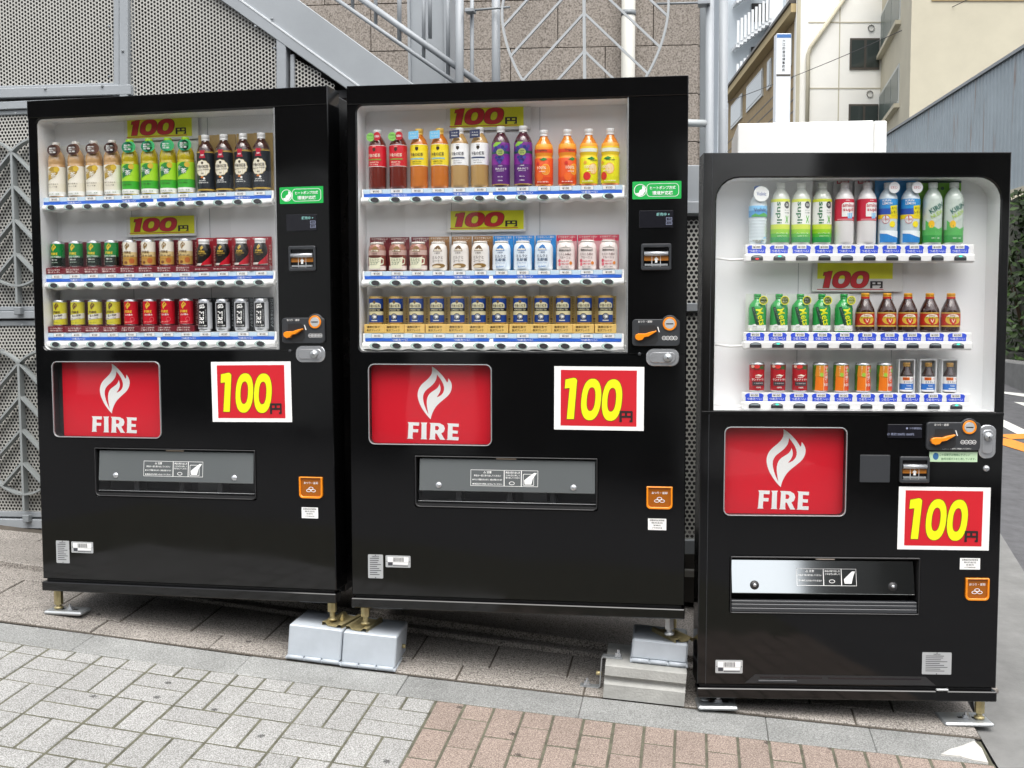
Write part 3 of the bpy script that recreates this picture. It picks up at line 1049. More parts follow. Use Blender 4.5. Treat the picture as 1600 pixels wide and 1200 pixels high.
# cream building: frontal face and a flank receding along the street
Yc = 23.0
cb = thing('cream_building', 'cream rendered building with metal windows above the corrugated wall', 'building', T(AX(1414, Yc), Yc, zf(8, Yc)))
o = Vector((AX(1414, Yc), Yc, zf(8, Yc)))
q = at(1365, 493, 28.5)
e = Vector((q.x, q.y, 0)) - Vector((o.x, o.y, 0))
X2 = AX(2300, Yc) - o.x
H = 9.0
MB().add([(0, 0, 0), (X2, 0, 0), (X2, 8, 0), (e.x, e.y, 0), (0, 0, H), (X2, 0, H), (X2, 8, H), (e.x, e.y, H)],
         [(0, 1, 5, 4), (1, 2, 6, 5), (2, 3, 7, 6), (3, 0, 4, 7), (4, 5, 6, 7)]).build('wall', m_cream, cb)
class Wall:
    """vertical plane through two street points; picture points are dropped onto it"""
    def __init__(s, A, B, parent):
        s.A = Vector((A[0], A[1], 0)); s.d = (Vector((B[0], B[1], 0)) - s.A).normalized(); s.p = parent
        s.n = Vector((s.d.y, -s.d.x, 0))
        if s.n.dot(s.A) > 0: s.n = -s.n                       # towards the viewer
    def hit(s, px, py):
        d = ray(px, py); t = s.A.dot(s.n) / d.dot(s.n)
        return Vector((0, 0, CZ)) + d * t
    def co(s, px, py):
        h = s.hit(px, py); return ((h - s.A).dot(s.d), h.z)
    def slab(s, name, loop, t0, t1, mt, parent=None):
        """loop in (along, z); t0 < t1 are heights of back and front over the plane"""
        o_ = (parent or s.p)
        base = s.p.matrix_world.translation
        def W(q, t): return tuple(s.A + s.d * q[0] + Vector((0, 0, q[1])) + s.n * t - base)
        n_ = len(loop)
        fr_ = [W(q, t1) for q in loop]; bk_ = [W(q, t0) for q in loop]
        ar_ = sum(loop[i][0] * loop[(i + 1) % n_][1] - loop[(i + 1) % n_][0] * loop[i][1] for i in range(n_))
        vis = (s.d.cross(Vector((0, 0, 1)))).dot(s.n) * ar_ > 0
        f = [tuple(range(n_))] + [(i, n_ + i, n_ + (i + 1) % n_, (i + 1) % n_) for i in range(n_)] + [tuple(range(n_, 2 * n_))[::-1]]
        if not vis: f = [q[::-1] for q in f]
        return MB().add(fr_ + bk_, f).build(name, mt, o_)
    def rect(s, name, a0, a1, z0, z1, t0, t1, mt, parent=None):
        return s.slab(name, [(a0, z0), (a1, z0), (a1, z1), (a0, z1)], t0, t1, mt, parent)
cb.matrix_world = T(*o)
bpy.context.view_layer.update()
fw = Wall((o.x, o.y), (o.x + e.x, o.y + e.y), cb)
for (y0, y1, x0, x1) in ((33, 95, 1373, 1407), (150, 203, 1374, 1405)):
    a0, zt_ = fw.co(x0, y0); a1, _ = fw.co(x1, y0)
    zb_ = fw.co(x0, y1)[1]
    a0, a1 = min(a0, a1), max(a0, a1)
    w = fw.rect('window', a0, a1, zb_, zt_, -.05, .02, m_alu)
    for k in range(3):
        s0 = a0 + .05 + k * (a1 - a0 - .1) / 3
        fw.rect('pane', s0 + .04, s0 + (a1 - a0 - .1) / 3 - .04, zb_ + .07, zt_ - .07, .021, .026, mat('pale_glass', '55605c', .3, spec=.2), w)
    fw.rect('sill', a0 - .08, a1 + .08, zb_ - .10, zb_ - .01, -.02, .12, m_cream)
MB().box(.4, X2, -.02, -.001, AZ(2, Yc) - o.z, AZ(2, Yc) - o.z + .05).build('joint_line', m_brown, cb)
# white tiled building
Yw = 28.0
wb = thing('white_building', 'white building with dark square windows and a downpipe', 'building', T(AX(1237, Yw), Yw, zf(8, Yw)))
o = Vector((AX(1237, Yw), Yw, zf(8, Yw)))
W = AX(1371, Yw) - o.x
MB().add([(0, 0, 0), (W, 0, 0), (W, 6, 0), (1.2, 6, 0), (0, 0, 11), (W, 0, 11), (W, 6, 11), (1.2, 6, 11)], [(0, 1, 5, 4), (1, 2, 6, 5), (2, 3, 7, 6), (3, 0, 4, 7), (4, 5, 6, 7)]).build('wall', m_whiteb, wb)
for y0, y1 in ((60, 109), (163, 212)):
    x0, x1 = AX(1320, Yw) - o.x, AX(1365.5, Yw) - o.x
    w = MB().box(x0, x1, -.03, .02, AZ(y1, Yw) - o.z, AZ(y0, Yw) - o.z).build('window', m_frame, wb)
    for k in range(2):
        xa = x0 + .04 + k * (x1 - x0) / 2
        MB().box(xa, xa + (x1 - x0) / 2 - .06, -.036, -.031, AZ(y1, Yw) - o.z + .06, AZ(y0, Yw) - o.z - .05).build('pane', m_pane, w)
for y in (35, 138):
    MB().box(.3, W - .002, -.012, .0, AZ(y, Yw) - o.z - .012, AZ(y, Yw) - o.z + .012).build('joint_line', m_cream, wb)
    MB().lathe([(0, -.03), (.08, -.03), (.08, .03)], 10).build('vent_hole', m_frame, wb,
        T(AX(1352, Yw) - o.x, -.005, AZ(y + 9, Yw) - o.z) @ Matrix.Rotation(R(90), 4, 'X'))
xv = AX(1304, Yw) - o.x
MB().box(xv - .012, xv + .012, -.010, .0, 0, 11).build('joint_line', m_cream, wb)
pts = [(1316, -12), (1258, 76), (1255, 86), (1255, 230)]
MB().tube([(AX(p[0], Yw) - o.x, -.08, AZ(p[1], Yw) - o.z) for p in pts], .05, 10).build('downpipe', m_cream, wb)
MB().box(AX(1238, Yw) - o.x, AX(1243, Yw) - o.x, -.04, 0, 0, 11).build('corner_trim', m_cream, wb)
# brown building receding along the street with a band of windows
A_, B_ = at(1243, 493, 28.2), at(1134, 493, 40.0)
bb = thing('brown_building', 'tan boarded building with a sloping row of windows down the street', 'building', T(A_.x, A_.y, zf(7, 28)))
bpy.context.view_layer.update()
bw_ = Wall((A_.x, A_.y), (B_.x, B_.y), bb)
L_ = (B_ - A_).length
topz = bw_.co(1240, 34)[1]; base_z = zf(7, 28)
bw_.rect('wall', 0, L_, base_z, topz, -4, 0, m_brown)
bw_.rect('eave', -.1, L_, topz + .01, topz + .22, -.3, .25, mat('eave_tan', 'b9a67c', .8))
bw_.rect('roof_edge', -.1, L_, topz + .23, topz + .31, -.3, .30, m_frame)
wz1 = bw_.co(1180, 122)[1]; wz0 = bw_.co(1180, 163)[1]
for (xa, xb_) in ((1144, 1161), (1168, 1193), (1200, 1206), (1229, 1237)):
    a0, a1 = sorted((bw_.co(xa, 130)[0], bw_.co(xb_, 130)[0]))
    w = bw_.rect('window', a0, a1, wz0, wz1, -.05, .04, m_alu)
    bw_.rect('pane', a0 + .1, a1 - .1, wz0 + .08, wz1 - .08, .041, .05, mat('pale_pane', '5d6b6c', .08), w)
for k in range(8):
    z = .35 + k * .3
    bw_.rect('board_joint', 0, L_, wz0 - z, wz0 - z + .03, -.01, .008, m_frame)
# far grey block with an outside stair
Yf = 60.0
fb = thing('far_apartment_block', 'pale grey block with zigzag outdoor stairs far down the street', 'building', T(AX(1118, Yf), Yf, zf(10, Yf)))
o = Vector((AX(1118, Yf), Yf, zf(10, Yf)))
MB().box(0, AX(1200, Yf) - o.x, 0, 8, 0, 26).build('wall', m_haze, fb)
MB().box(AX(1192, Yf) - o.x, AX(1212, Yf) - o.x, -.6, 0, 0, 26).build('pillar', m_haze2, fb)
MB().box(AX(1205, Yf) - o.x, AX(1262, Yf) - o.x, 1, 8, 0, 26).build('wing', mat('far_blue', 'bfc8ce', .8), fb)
for (x0, y0, x1, y1) in ((1138, 14, 1175, -14), (1138, 82, 1192, 40), (1138, 148, 1192, 106)):
    A, Bp = Vector((AX(x0, Yf) - o.x, 0, AZ(y0, Yf) - o.z)), Vector((AX(x1, Yf) - o.x, 0, AZ(y1, Yf) - o.z))
    hgt = 1.15
    fl_ = MB()
    n = 10
    for k in range(n):
        t0, t1 = k / n, (k + 1) / n
        xa, xc = A.x + (Bp.x - A.x) * t0, A.x + (Bp.x - A.x) * t1
        zb_ = A.z + (Bp.z - A.z) * t0
        fl_.box(xa, xc, -1.2, -.1, zb_, zb_ + .18)
        fl_.box(xa + .03, xc - .03, -1.25, -1.21, zb_ + .2, zb_ + .2 + hgt)
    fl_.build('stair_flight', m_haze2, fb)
for y in (20, 88):
    MB().box(AX(1168, Yf) - o.x, AX(1192, Yf) - o.x, -.12, .02, AZ(y + 14, Yf) - o.z, AZ(y - 14, Yf) - o.z).build('opening', m_dark, fb)
# sign tower
Ys = 25.5
xs_, ws = AX(1207, Ys), AX(1230, Ys) - AX(1207, Ys)
sg = thing('sign_tower', 'tall white vertical office sign with black characters and a blue top', 'sign', T(xs_, Ys, zf(6, Ys)))
zb_ = zf(6, Ys); zt = AZ(52, Ys) - zb_
MB().cbox(0, ws, 0, .25, 0, zt, .01).build('sign_board', mat('sign_white', 'dfe3e6', .5), sg)
MB().box(.01, ws - .01, -.004, .001, AZ(59, Ys) - zb_, AZ(53.5, Ys) - zb_).build('blue_band', mat('sign_blue', '3d6fae', .5), sg)
MB().box(.01, ws - .01, -.004, .001, AZ(119, Ys) - zb_, AZ(116, Ys) - zb_).build('dark_band', m_frame, sg)
tx = MB()
for k, ch in enumerate('六江的道法律事務所'):
    z = AZ(64 + k * 5.7, Ys) - zb_
    tx.put(G(ch, .015), ws / 2, z, .066, y=-.003)
tx.build('characters', mat('print_black', '22242a', .6), sg)
# corrugated hoarding on the far side of the road
Yh = 16.4
A, Bq = at(1372, 493, 24.6), at(1700, 493, Yh - 3.0)
d = Vector((A.x - Bq.x, A.y - Bq.y, 0)); d.normalize()
Bq = Bq - d * 7.0; L = (Vector((A.x, A.y, 0)) - Vector((Bq.x, Bq.y, 0))).length
HM = Matrix.Identity(4)
nn = Vector((d.y, -d.x, 0))
if nn.x < 0: nn = -nn
for k in range(3):
    HM[k][0], HM[k][1], HM[k][2] = d[k], nn[k], (0, 0, 1)[k]
HM[0][3], HM[1][3], HM[2][3] = Bq.x, Bq.y, 0
hz = thing('corrugated_hoarding', 'blue-grey corrugated metal wall streaked with rust across the road', 'wall', HM)
zl = local(1595, 80, HM); zr = local(1392, 208, HM)
bot = local(1590, 294, HM)[1]
def ztop(x):
    t = (x - zl[0]) / (zr[0] - zl[0])
    return zl[1] + (zr[1] - zl[1]) * t
m_corr = mat('corrugated_blue', '97a2a8', .55, var=.12, vscale=1.4, rvar=.1)
nt = m_corr.node_tree
b_ = nt.nodes['Principled BSDF']
src = b_.inputs['Base Color'].links[0].from_socket
tc = nt.nodes.new('ShaderNodeTexCoord'); mp = nt.nodes.new('ShaderNodeMapping'); mp.inputs['Scale'].default_value = (4.0, 4.0, .35)
nz = nt.nodes.new('ShaderNodeTexNoise'); nz.inputs['Scale'].default_value = 1.6; nz.inputs['Detail'].default_value = 5
rp = nt.nodes.new('ShaderNodeMapRange'); rp.inputs[1].default_value = .60; rp.inputs[2].default_value = .72
mxr = nt.nodes.new('ShaderNodeMix'); mxr.data_type = 'RGBA'; mxr.inputs['B'].default_value = rgb('7d5f49')
nt.links.new(tc.outputs['Object'], mp.inputs['Vector']); nt.links.new(mp.outputs[0], nz.inputs['Vector'])
nt.links.new(nz.outputs['Fac'], rp.inputs[0]); nt.links.new(rp.outputs[0], mxr.inputs['Factor'])
nt.links.new(src, mxr.inputs['A']); nt.links.new(mxr.outputs['Result'], b_.inputs['Base Color'])
x = 0.0
while x < L:
    w = .82
    b = MB()
    for k in range(5):
        xa = x + k * w / 5
        pr = [(xa, .0), (xa + .05, .0), (xa + .07, .012), (xa + .135, .012), (xa + .155, .0), (xa + .164, .0)]
        for p, q in zip(pr, pr[1:]):
            b.add([(p[0], p[1], bot), (q[0], q[1], bot), (q[0], q[1], ztop(q[0])), (p[0], p[1], ztop(p[0]))], [(0, 1, 2, 3)])
    b.build('metal_sheet', m_corr, hz)
    x += w
MB().add([(0, -.04, ztop(0)), (L, -.04, ztop(L)), (L, .06, ztop(L)), (0, .06, ztop(0)), (0, -.04, ztop(0) + .05), (L, -.04, ztop(L) + .05), (L, .06, ztop(L) + .05), (0, .06, ztop(0) + .05)],
         [(0, 1, 5, 4), (4, 5, 6, 7), (2, 3, 7, 6), (0, 4, 7, 3), (1, 2, 6, 5)]).build('capping', m_greyd, hz)
MB().box(0, L, -.03, .05, bot - .08, bot - .002).build('bottom_rail', m_cream, hz)
gz = zf(8, 17)
rw = thing('retaining_wall', 'dark mossy stone wall below the corrugated metal wall', 'wall', HM)
for k in range(21):
    for r in range(5):
        hh = (bot - .1 + 2.5) / 5
        MB().cbox(k * 1.0 + (r % 2) * .5 + .01, k * 1.0 + .99 + (r % 2) * .5, random.uniform(-.03, .03) + .05, .6, -2.5 + r * hh + .01, -2.5 + (r + 1) * hh - .01, .03) \
            .build('stone', mat('moss_stone', '5a5a50', .95, var=.3, vscale=4, rnd=.2, bump=.6, bscale=12), rw)
# shrubs before that wall
m_leafs = [mat('leaf_green_%d' % k, c, .6, rnd=.2) for k, c in enumerate(('34491f', '45602c', '263816'))]
def shrub(P, h, w, label, seed):
    rs = random.Random(seed)
    t = thing('roadside_shrub', label, 'shrub', T(*P), 'shrubs across the road')
    st = MB()
    b = MB()
    for k in range(9):
        a = rs.uniform(0, 6.28); l = rs.uniform(.6, 1.0) * h
        tip = Vector((math.cos(a) * w * .5 * rs.random(), math.sin(a) * w * .5 * rs.random(), l))
        st.tube([(0, 0, 0), tip * .5 + Vector((0, 0, .05)), tip], [.02, .013, .005], 6)
    for k in range(1500):
        z = rs.random() ** .8 * h
        a = rs.uniform(0, 6.28)
        rr = w * .5 * (rs.random() ** .5) * (1 - .55 * (z / h) ** 2) * (.7 + .3 * math.sin(5 * a + 3 * z))
        c = Vector((math.cos(a) * rr, math.sin(a) * rr, z + .05))
        s = rs.uniform(.04, .09)
        u = Vector((rs.uniform(-1, 1), rs.uniform(-1, 1), rs.uniform(-.4, 1))).normalized()
        v = u.orthogonal().normalized()
        b.add([c - u * s, c + v * s * .45, c + u * s, c - v * s * .45], [(0, 1, 2, 3)], rs.randrange(3))
    st.build('stem', mat('stem_brown', '4a3a28', .9), t)
    f = b.build('foliage', m_leafs, t)
for px, Y, h, w, s, lb in ((1612, 15.6, 2.4, 1.7, 3, 'leafy green shrub across the road beside the right machine'),
                           (1578, 18.2, 1.9, 1.5, 5, 'lower green shrub farther along the mossy wall')):
    g = at(px, 493, Y); g.z = zf(g.x, g.y) - .05
    shrub(g, h, w, lb, s)
fk = structure(MB().cbox(0, L, -.95, -.75, -2.0, 0, .02).build('far_kerb', m_concrete, None, HM @ T(0, 0, zf(7.9, 17.3) - .0)))
# overhead wire
p0, p1 = at(1128, 162, 31), at(1700, -92, 20)
wire = tag(MB().tube([p0 + (p1 - p0) * (k / 10) - Vector((0, 0, .15 * math.sin(math.pi * k / 10))) for k in range(11)], .008, 6).build('overhead_wire', mat('cable_grey', '4a4a4c', .7)), 'thin dark overhead wire slanting across the cream building', 'wire')
# white cabinet behind the small machine
Yk = 5.05
a, c = at(1153, 193, Yk), at(1358, 193, Yk)
wk = thing('white_cabinet', 'plain white box standing behind the right machine', 'cabinet', T(a.x, Yk, zf(a.x, Yk)) @ Matrix.Rotation(R(-8), 4, 'Z'))
hk = a.z - zf(a.x, Yk)
MB().cbox(0, c.x - a.x, 0, .5, .06, hk, .004).build('body', mat('cabinet_white', 'efefec', .4), wk)
MB().cbox(c.x - a.x + .002, c.x - a.x + .058, .006, .5, .06, hk - .001, .006).build('side_cover', mat('cabinet_white', 'efefec', .4), wk)
for dx in (.05, c.x - a.x - .1):
    MB().cbox(dx, dx + .05, .03, .45, -.1, .058, .003).build('foot', m_iron, wk)

# ------------------------------------------------------------------ the other side of the street, behind the viewer, mirrored in the black doors
def opposite(x0, x1, h, label, wallc):
    ob = thing('opposite_building', label, 'building', T(x0, -9.0, zf(0, -9) - .6), 'street front across the road')
    MB().box(0, x1 - x0, -6, 0, 0, h).build('wall', mat('opposite_wall_' + wallc, wallc, .85, var=.2, vscale=.5), ob)
    fl_i = 0
    while 2.6 + fl_i * 3.0 < h:
        k = 0
        while 3.1 + k * 3.1 < x1 - x0:
            MB().box(1.2 + k * 3.1, 3.1 + k * 3.1, -.02, .03, 1.0 + fl_i * 3.0, 2.6 + fl_i * 3.0).build('window', m_pane, ob)
            k += 1
        fl_i += 1
    return ob
o1 = opposite(-26, 1.9, 8.2, 'dim long street front mirrored faintly in the black machine doors', '3a3733')
o2 = opposite(4.6, 26, 8.2, 'dim second street front mirrored at the right machine', '35332f')
m_reflector = mat('reflector_pale', 'e2e2dd', .6, var=.08, vscale=2)  # pale panels added out of view, only to reflect highlights into the black doors
for ob, x0, x1, h in ((o1, 15.4, 17.7, 4.9), (o1, 20.6, 21.8, 5.0), (o1, 24.9, 26.6, 5.0), (o1, 11.6, 12.7, 4.6), (o2, .6, 2.6, 4.0)):
    sh = MB().box(x0, x1, .0, .06, .6, .6 + h).build('reflector_panel', m_reflector, ob)
    for k in range(int(h / .12)):
        MB().box(x0, x1, .0605, .075, .62 + k * .12, .70 + k * .12).build('reflector_rib', m_reflector, sh)
# ------------------------------------------------------------------ vending machines
m_black = mat('black_enamel', (0.0032, 0.0032, 0.0034), .04, spec=.5, wave=.09, wscale=2.4, rvar=.08)
m_black2 = mat('black_side', (0.007, 0.007, 0.0075), .22, spec=.4, rvar=.1)
m_bplast = mat('black_plastic', (0.02, 0.02, 0.021), .42, bump=.1, bscale=300)
m_dgrey = mat('dark_grey_plastic', '35373a', .35)
m_liner = mat('liner_white', 'f3f4f4', .5, var=.02, vscale=3)
m_glass = glass('display_glass', 'ffffff', .0, 1.45, .05)
m_rail = mat('rail_white', 'eeeeec', .28, coat=.3)
m_red = mat('advert_red', 'd2182a', .3, coat=.2, wave=.10, wscale=3.0)
m_print_w = mat('print_white', 'ececea', .35)
m_rim = mat('clear_rim', '8d8f90', .15, spec=.8)
m_paper = mat('paper_white', 'f0f0ee', .5, wave=.03, wscale=6)
m_pred = mat('print_red', 'c61c28', .45, wave=.04, wscale=7, var=.03)
m_pyel = mat('print_yellow', 'e3ea12', .45)
m_pout = mat('print_olive', '6b4a12', .5)
m_pblk = mat('print_dark', '241c1c', .5)
m_sgnred = mat('sign_red', 'c2202a', .45)
m_sgnyel = mat('sign_yellow', 'dfe020', .45, var=.06, vscale=8)
m_blue = mat('tag_blue', '2f63c8', .4)
m_blue3 = mat('tag_royal', '2b4fd6', .4)
m_price = mat('price_strip', 'c7dcea', .4)
m_btn = mat('button_black', (0.015, 0.012, 0.014), .15)
m_btnrim = mat('button_rim', 'b9cfc6', .25, metal=.4)
m_chrome = mat('chrome', 'c3c5c8', .26, metal=.7, wave=.05, wscale=20)
m_steel = mat('zinc_steel', 'b2b6b8', .38, metal=.6, var=.1, vscale=30)
m_brass = mat('yellow_zinc', 'bcae82', .38, metal=.6, var=.25, vscale=40)
m_orange = mat('orange_plastic', 'f08c14', .3, coat=.3)
m_amber = mat('amber_plastic', 'd87d0c', .2, coat=.5)
m_silver = mat('silver_label', 'b3b5b6', .4, metal=.2)
m_lcd = mat('display_black', (0.012, 0.012, 0.016), .08)
m_lcdt = mat('display_text', '7fb5b0', .5)
m_green = mat('eco_green', '1aa84a', .4)
m_flap = mat('smoke_flap', '5d6162', .18, coat=.3)
m_clear = glass('clear_plastic', 'ffffff', .03, 1.45, .25)
SH = {}

def poster(t, u0, v1, w, h, y=-.0014, ang=0.0):
    M = T(u0, y, v1) @ Matrix.Rotation(ang, 4, 'Y')
    p = MB().prism([[(0, -h), (w, -h), (w, 0), (0, 0)]], 0, .0012).build('price_poster', m_paper, t, M)
    def N(x, yy): return ((x - 65) / 1400 * w, -(yy - 120) / 1010 * h)
    a, b = N(168, 1065), N(1352, 178)
    MB().prism([[a, (b[0], a[1]), b, (a[0], b[1])]], -.0005, -.0001, back=False).build('red_field', m_pred, p)
    c = N(680, 640)
    kw, kh = (1128 - 232) / 1400 * w, (978 - 303) / 1010 * h
    MB().put(POSTER_O, c[0], c[1], kh * 1.024, kw * 1.018, -.0009).build('numeral_outline', m_pout, p)
    MB().put(POSTER_D, c[0], c[1], kh, kw, -.0013).build('numerals', m_pyel, p)
    c = N(1190, 905)
    MB().put(EN, c[0], c[1], 178 / 1010 * h, 205 / 1400 * w, -.0017).build('yen_character', m_pblk, p)
    return p

def advert(t, u0, u1, v0, v1, shift=0.0):
    w, h = u1 - u0, v1 - v0
    D = .036                                        # depth of the lit-box recess behind the clear cover
    fr = MB().prism([rrect(u0, u1, v0, v1, .022), rrect(u0 + .0035, u1 - .0035, v0 + .0035, v1 - .0035, .019)], -.006, .001, cham=.001).build('advert_panel', m_rim, t)
    hole = rrect(u0 + .001, u1 - .001, v0 + .001, v1 - .001, .021)
    n = len(hole)
    MB().add([(p[0], .0005, p[1]) for p in hole] + [(p[0], D + .001, p[1]) for p in hole], [(i, (i + 1) % n, n + (i + 1) % n, n + i) for i in range(n)]).build('recess_wall', m_bplast, fr)
    MB().prism([rrect(u0 + .001, u1 - .001, v0 + .001, v1 - .001, .0185)], D, D + .002, back=False).build('back_card', m_bplast, fr)
    lx = u0 + .002 + shift
    MB().prism([rrect(lx, u1 - .002, v0 + .002, v1 - .002, .018, rs=(.018 if not shift else .003, .018, .018, .018 if not shift else .003))], D - .002, D - .0002, back=False).build('red_card', m_red, fr)
    k = shift * .25
    MB().put(FLAME, u0 + .524 * w + k, v0 + .636 * h, .655 * h, .655 * h * FLAME[2] * 1.02, D - .0026).build('flame_emblem', m_print_w, fr)
    MB().put(FIRE, u0 + .507 * w + k, v0 + .161 * h, .219 * h, .425 * w, D - .0026).build('lettering', m_print_w, fr)
    MB().prism([rrect(u0 + .004, u1 - .004, v0 + .004, v1 - .004, .0185)], -.004, -.003).build('clear_cover', m_clear, fr)
    return fr

def coin_unit(t, u0, v0, w=.159, h=.09, label2=False):
    """coin slot, return lever and dial plate"""
    def N(x, yy): return (u0 + (x - 160) / 575 * w, v0 + h - (yy - 190) / 365 * h)
    cx, cz = N(612, 252)
    p = MB().prism([rrect(u0, u0 + w, v0, v0 + h, .012)], -.012, .0, cham=.002).prism([ell(cx, cz, .029, .029, 28)], -.0135, -.001, cham=.002).build('coin_unit', m_dgrey, t)
    MB().prism([[N(*q) for q in ((240, 500), (290, 540), (440, 530), (475, 480), (470, 320), (430, 270), (245, 275))]], -.0128, -.0122, back=False).build('lever_recess', m_bplast, p)
    MB().prism([[N(*q) for q in ((195, 430), (205, 462), (240, 482), (285, 470), (310, 435), (360, 425), (410, 390), (455, 357), (450, 345), (370, 365), (320, 385), (235, 385), (203, 402))]], -.026, -.0129, cham=.0015).build('return_lever', m_orange, p)
    MB().prism([ell(cx, cz, .0230, .0230, 28), ell(cx, cz, .0172, .0172, 28)], -.0160, -.0136, cham=.001).build('slot_ring', m_orange, p)
    MB().prism([ell(cx, cz, .0170, .0170, 24)], -.0162, -.0137, cham=.001).build('slot_plate', mat('slot_silver', 'c4c6c7', .3, metal=.3), p)
    MB().box(cx - .012, cx + .012, -.0168, -.0163, cz - .0016, cz + .0016).build('coin_slot', m_btn, p)
    b = MB().put(G('おつり・返却', .01), *N(315, 222), .0075, y=-.0123)
    q0 = N(545, 446)
    for k in range(4):
        b.tess([ell(q0[0] + k * .0125, q0[1], .007, .007, 16), ell(q0[0] + k * .0125, q0[1], .0055, .0055, 16)], -.0123 - k * .0001)
        b.tess([[(q0[0] + k * .0125 - .004, q0[1] - .0008), (q0[0] + k * .0125 + .004, q0[1] - .0008), (q0[0] + k * .0125 + .004, q0[1] + .0008), (q0[0] + k * .0125 - .004, q0[1] + .0008)]], -.0124)
    if label2:
        b.put(G('返却レバーを操作して取出してください', .01), u0 + w * .56, v0 + .006, .005, y=-.0123)
    b.build('print', m_print_w, p)
    a = N(478, 330)
    MB().bar((a[0] - .003, a[1] + .009), (a[0] + .003, a[1] - .009), .003, .001, 0, -.0128).build('arrow_mark', m_print_w, p)
    return p

def lock(t, cx, cz, w, h, vertical=False):
    r = min(w, h) * .42
    p = MB().prism([rrect(cx - w / 2, cx + w / 2, cz - h / 2, cz + h / 2, r, 6)], -.006, .0, cham=.002, smooth=False).build('lock_plate', m_chrome, t)
    kw, kh = (w * .62, h * .72) if vertical else (w * .78, h * .6)
    MB().prism([rrect(cx - kw / 2, cx + kw / 2, cz - kh / 2, cz + kh / 2, min(kw, kh) * .4, 6)], -.010, -.0061, cham=.0015).build('lock_handle', m_chrome, p)
    ox, oz = (0, h * .16) if vertical else (w * .16, 0)
    MB().lathe([(.0001, .012), (.004, .012), (.005, .009), (.012, .009), (.014, .006), (.014, .0)][::-1], 20).build('key_cylinder', m_steel, p,
        T(cx + ox, -.0101, cz + oz) @ Matrix.Rotation(R(90), 4, 'X'))
    MB().box(cx + ox - .0012, cx + ox + .0012, -.0226, -.0222, cz + oz - .004, cz + oz + .004).build('keyhole', m_btn, p)

def bill_slot(t, u0, u1, v0, v1):
    w, h = u1 - u0, v1 - v0
    p = MB().prism([rrect(u0, u1, v0, v1, .006), rrect(u0 + .008, u1 - .008, v0 + .012, v1 - .012, .004)], -.010, .0, cham=.002).build('note_slot', m_dgrey, t)
    MB().prism([rrect(u0 + .0085, u1 - .0085, v0 + .0125, v1 - .0125, .003)], -.001, .0, back=False).build('slot_back', m_btn, p)
    MB().tube([(u0 + .01, -.008, v0 + h * .62), (u1 - .01, -.008, v0 + h * .62)], .008, 12).build('roller', m_chrome, p)
    MB().box(u0 + .010, u1 - .010, -.006, -.0012, v0 + h * .36, v0 + h * .56).build('slot_light', mat('amber_slot', 'a5661c', .4), p)
    MB().box(u0 + .012, u1 - .012, -.009, -.0012, v0 + .015, v0 + .021).build('slot_lip', m_steel, p)
    cx, cz = (u0 + u1) / 2, v0 + h * .42
    b = MB().tess([[(cx - .008, cz - .002), (cx - .004, cz - .002), (cx - .004, cz - .012), (cx + .004, cz - .012), (cx + .004, cz - .002), (cx + .008, cz - .002), (cx, cz + .008)]], -.0065)
    b.put(G('1000', .01), cx, cz - .019, .007, y=-.0065)
    b.tess([rrect(cx - .015, cx + .015, cz - .026, cz + .012, .002), rrect(cx - .0135, cx + .0135, cz - .0245, cz + .0105, .002)], -.0064)
    b.build('print', m_print_w, p)

def coin_return(t, u0, u1, v0, v1):
    w, h = u1 - u0, v1 - v0
    p = MB().prism([rrect(u0, u1, v0, v1, .008, rs=(.014, .014, .002, .002)), rrect(u0 + .006, u1 - .006, v0 + .007, v1 - .004, .006, rs=(.010, .010, .001, .001))], -.010, .0, cham=.0015).build('coin_return', m_orange, t)
    MB().prism([rrect(u0 + .0062, u1 - .0062, v0 + .0072, v1 - .0042, .006, rs=(.010, .010, .001, .001))], -.004, .0, back=False).build('return_cup', mat('amber_dark', '9a5608', .25, coat=.5), p)
    b = MB()
    cx, cz = (u0 + u1) / 2, v0 + h * .40
    for dx, dz in ((-.009, -.003), (.009, -.003), (0, .005)):
        b.tess([ell(cx + dx, cz + dz, .009, .0055, 16), ell(cx + dx, cz + dz, .0068, .0036, 16)], -.0046 - abs(dx) * .01)
    b.put(G('おつり・返却', .012), cx, v0 + h * .72, .0085, y=-.0046)
    b.build('print', m_print_w, p)

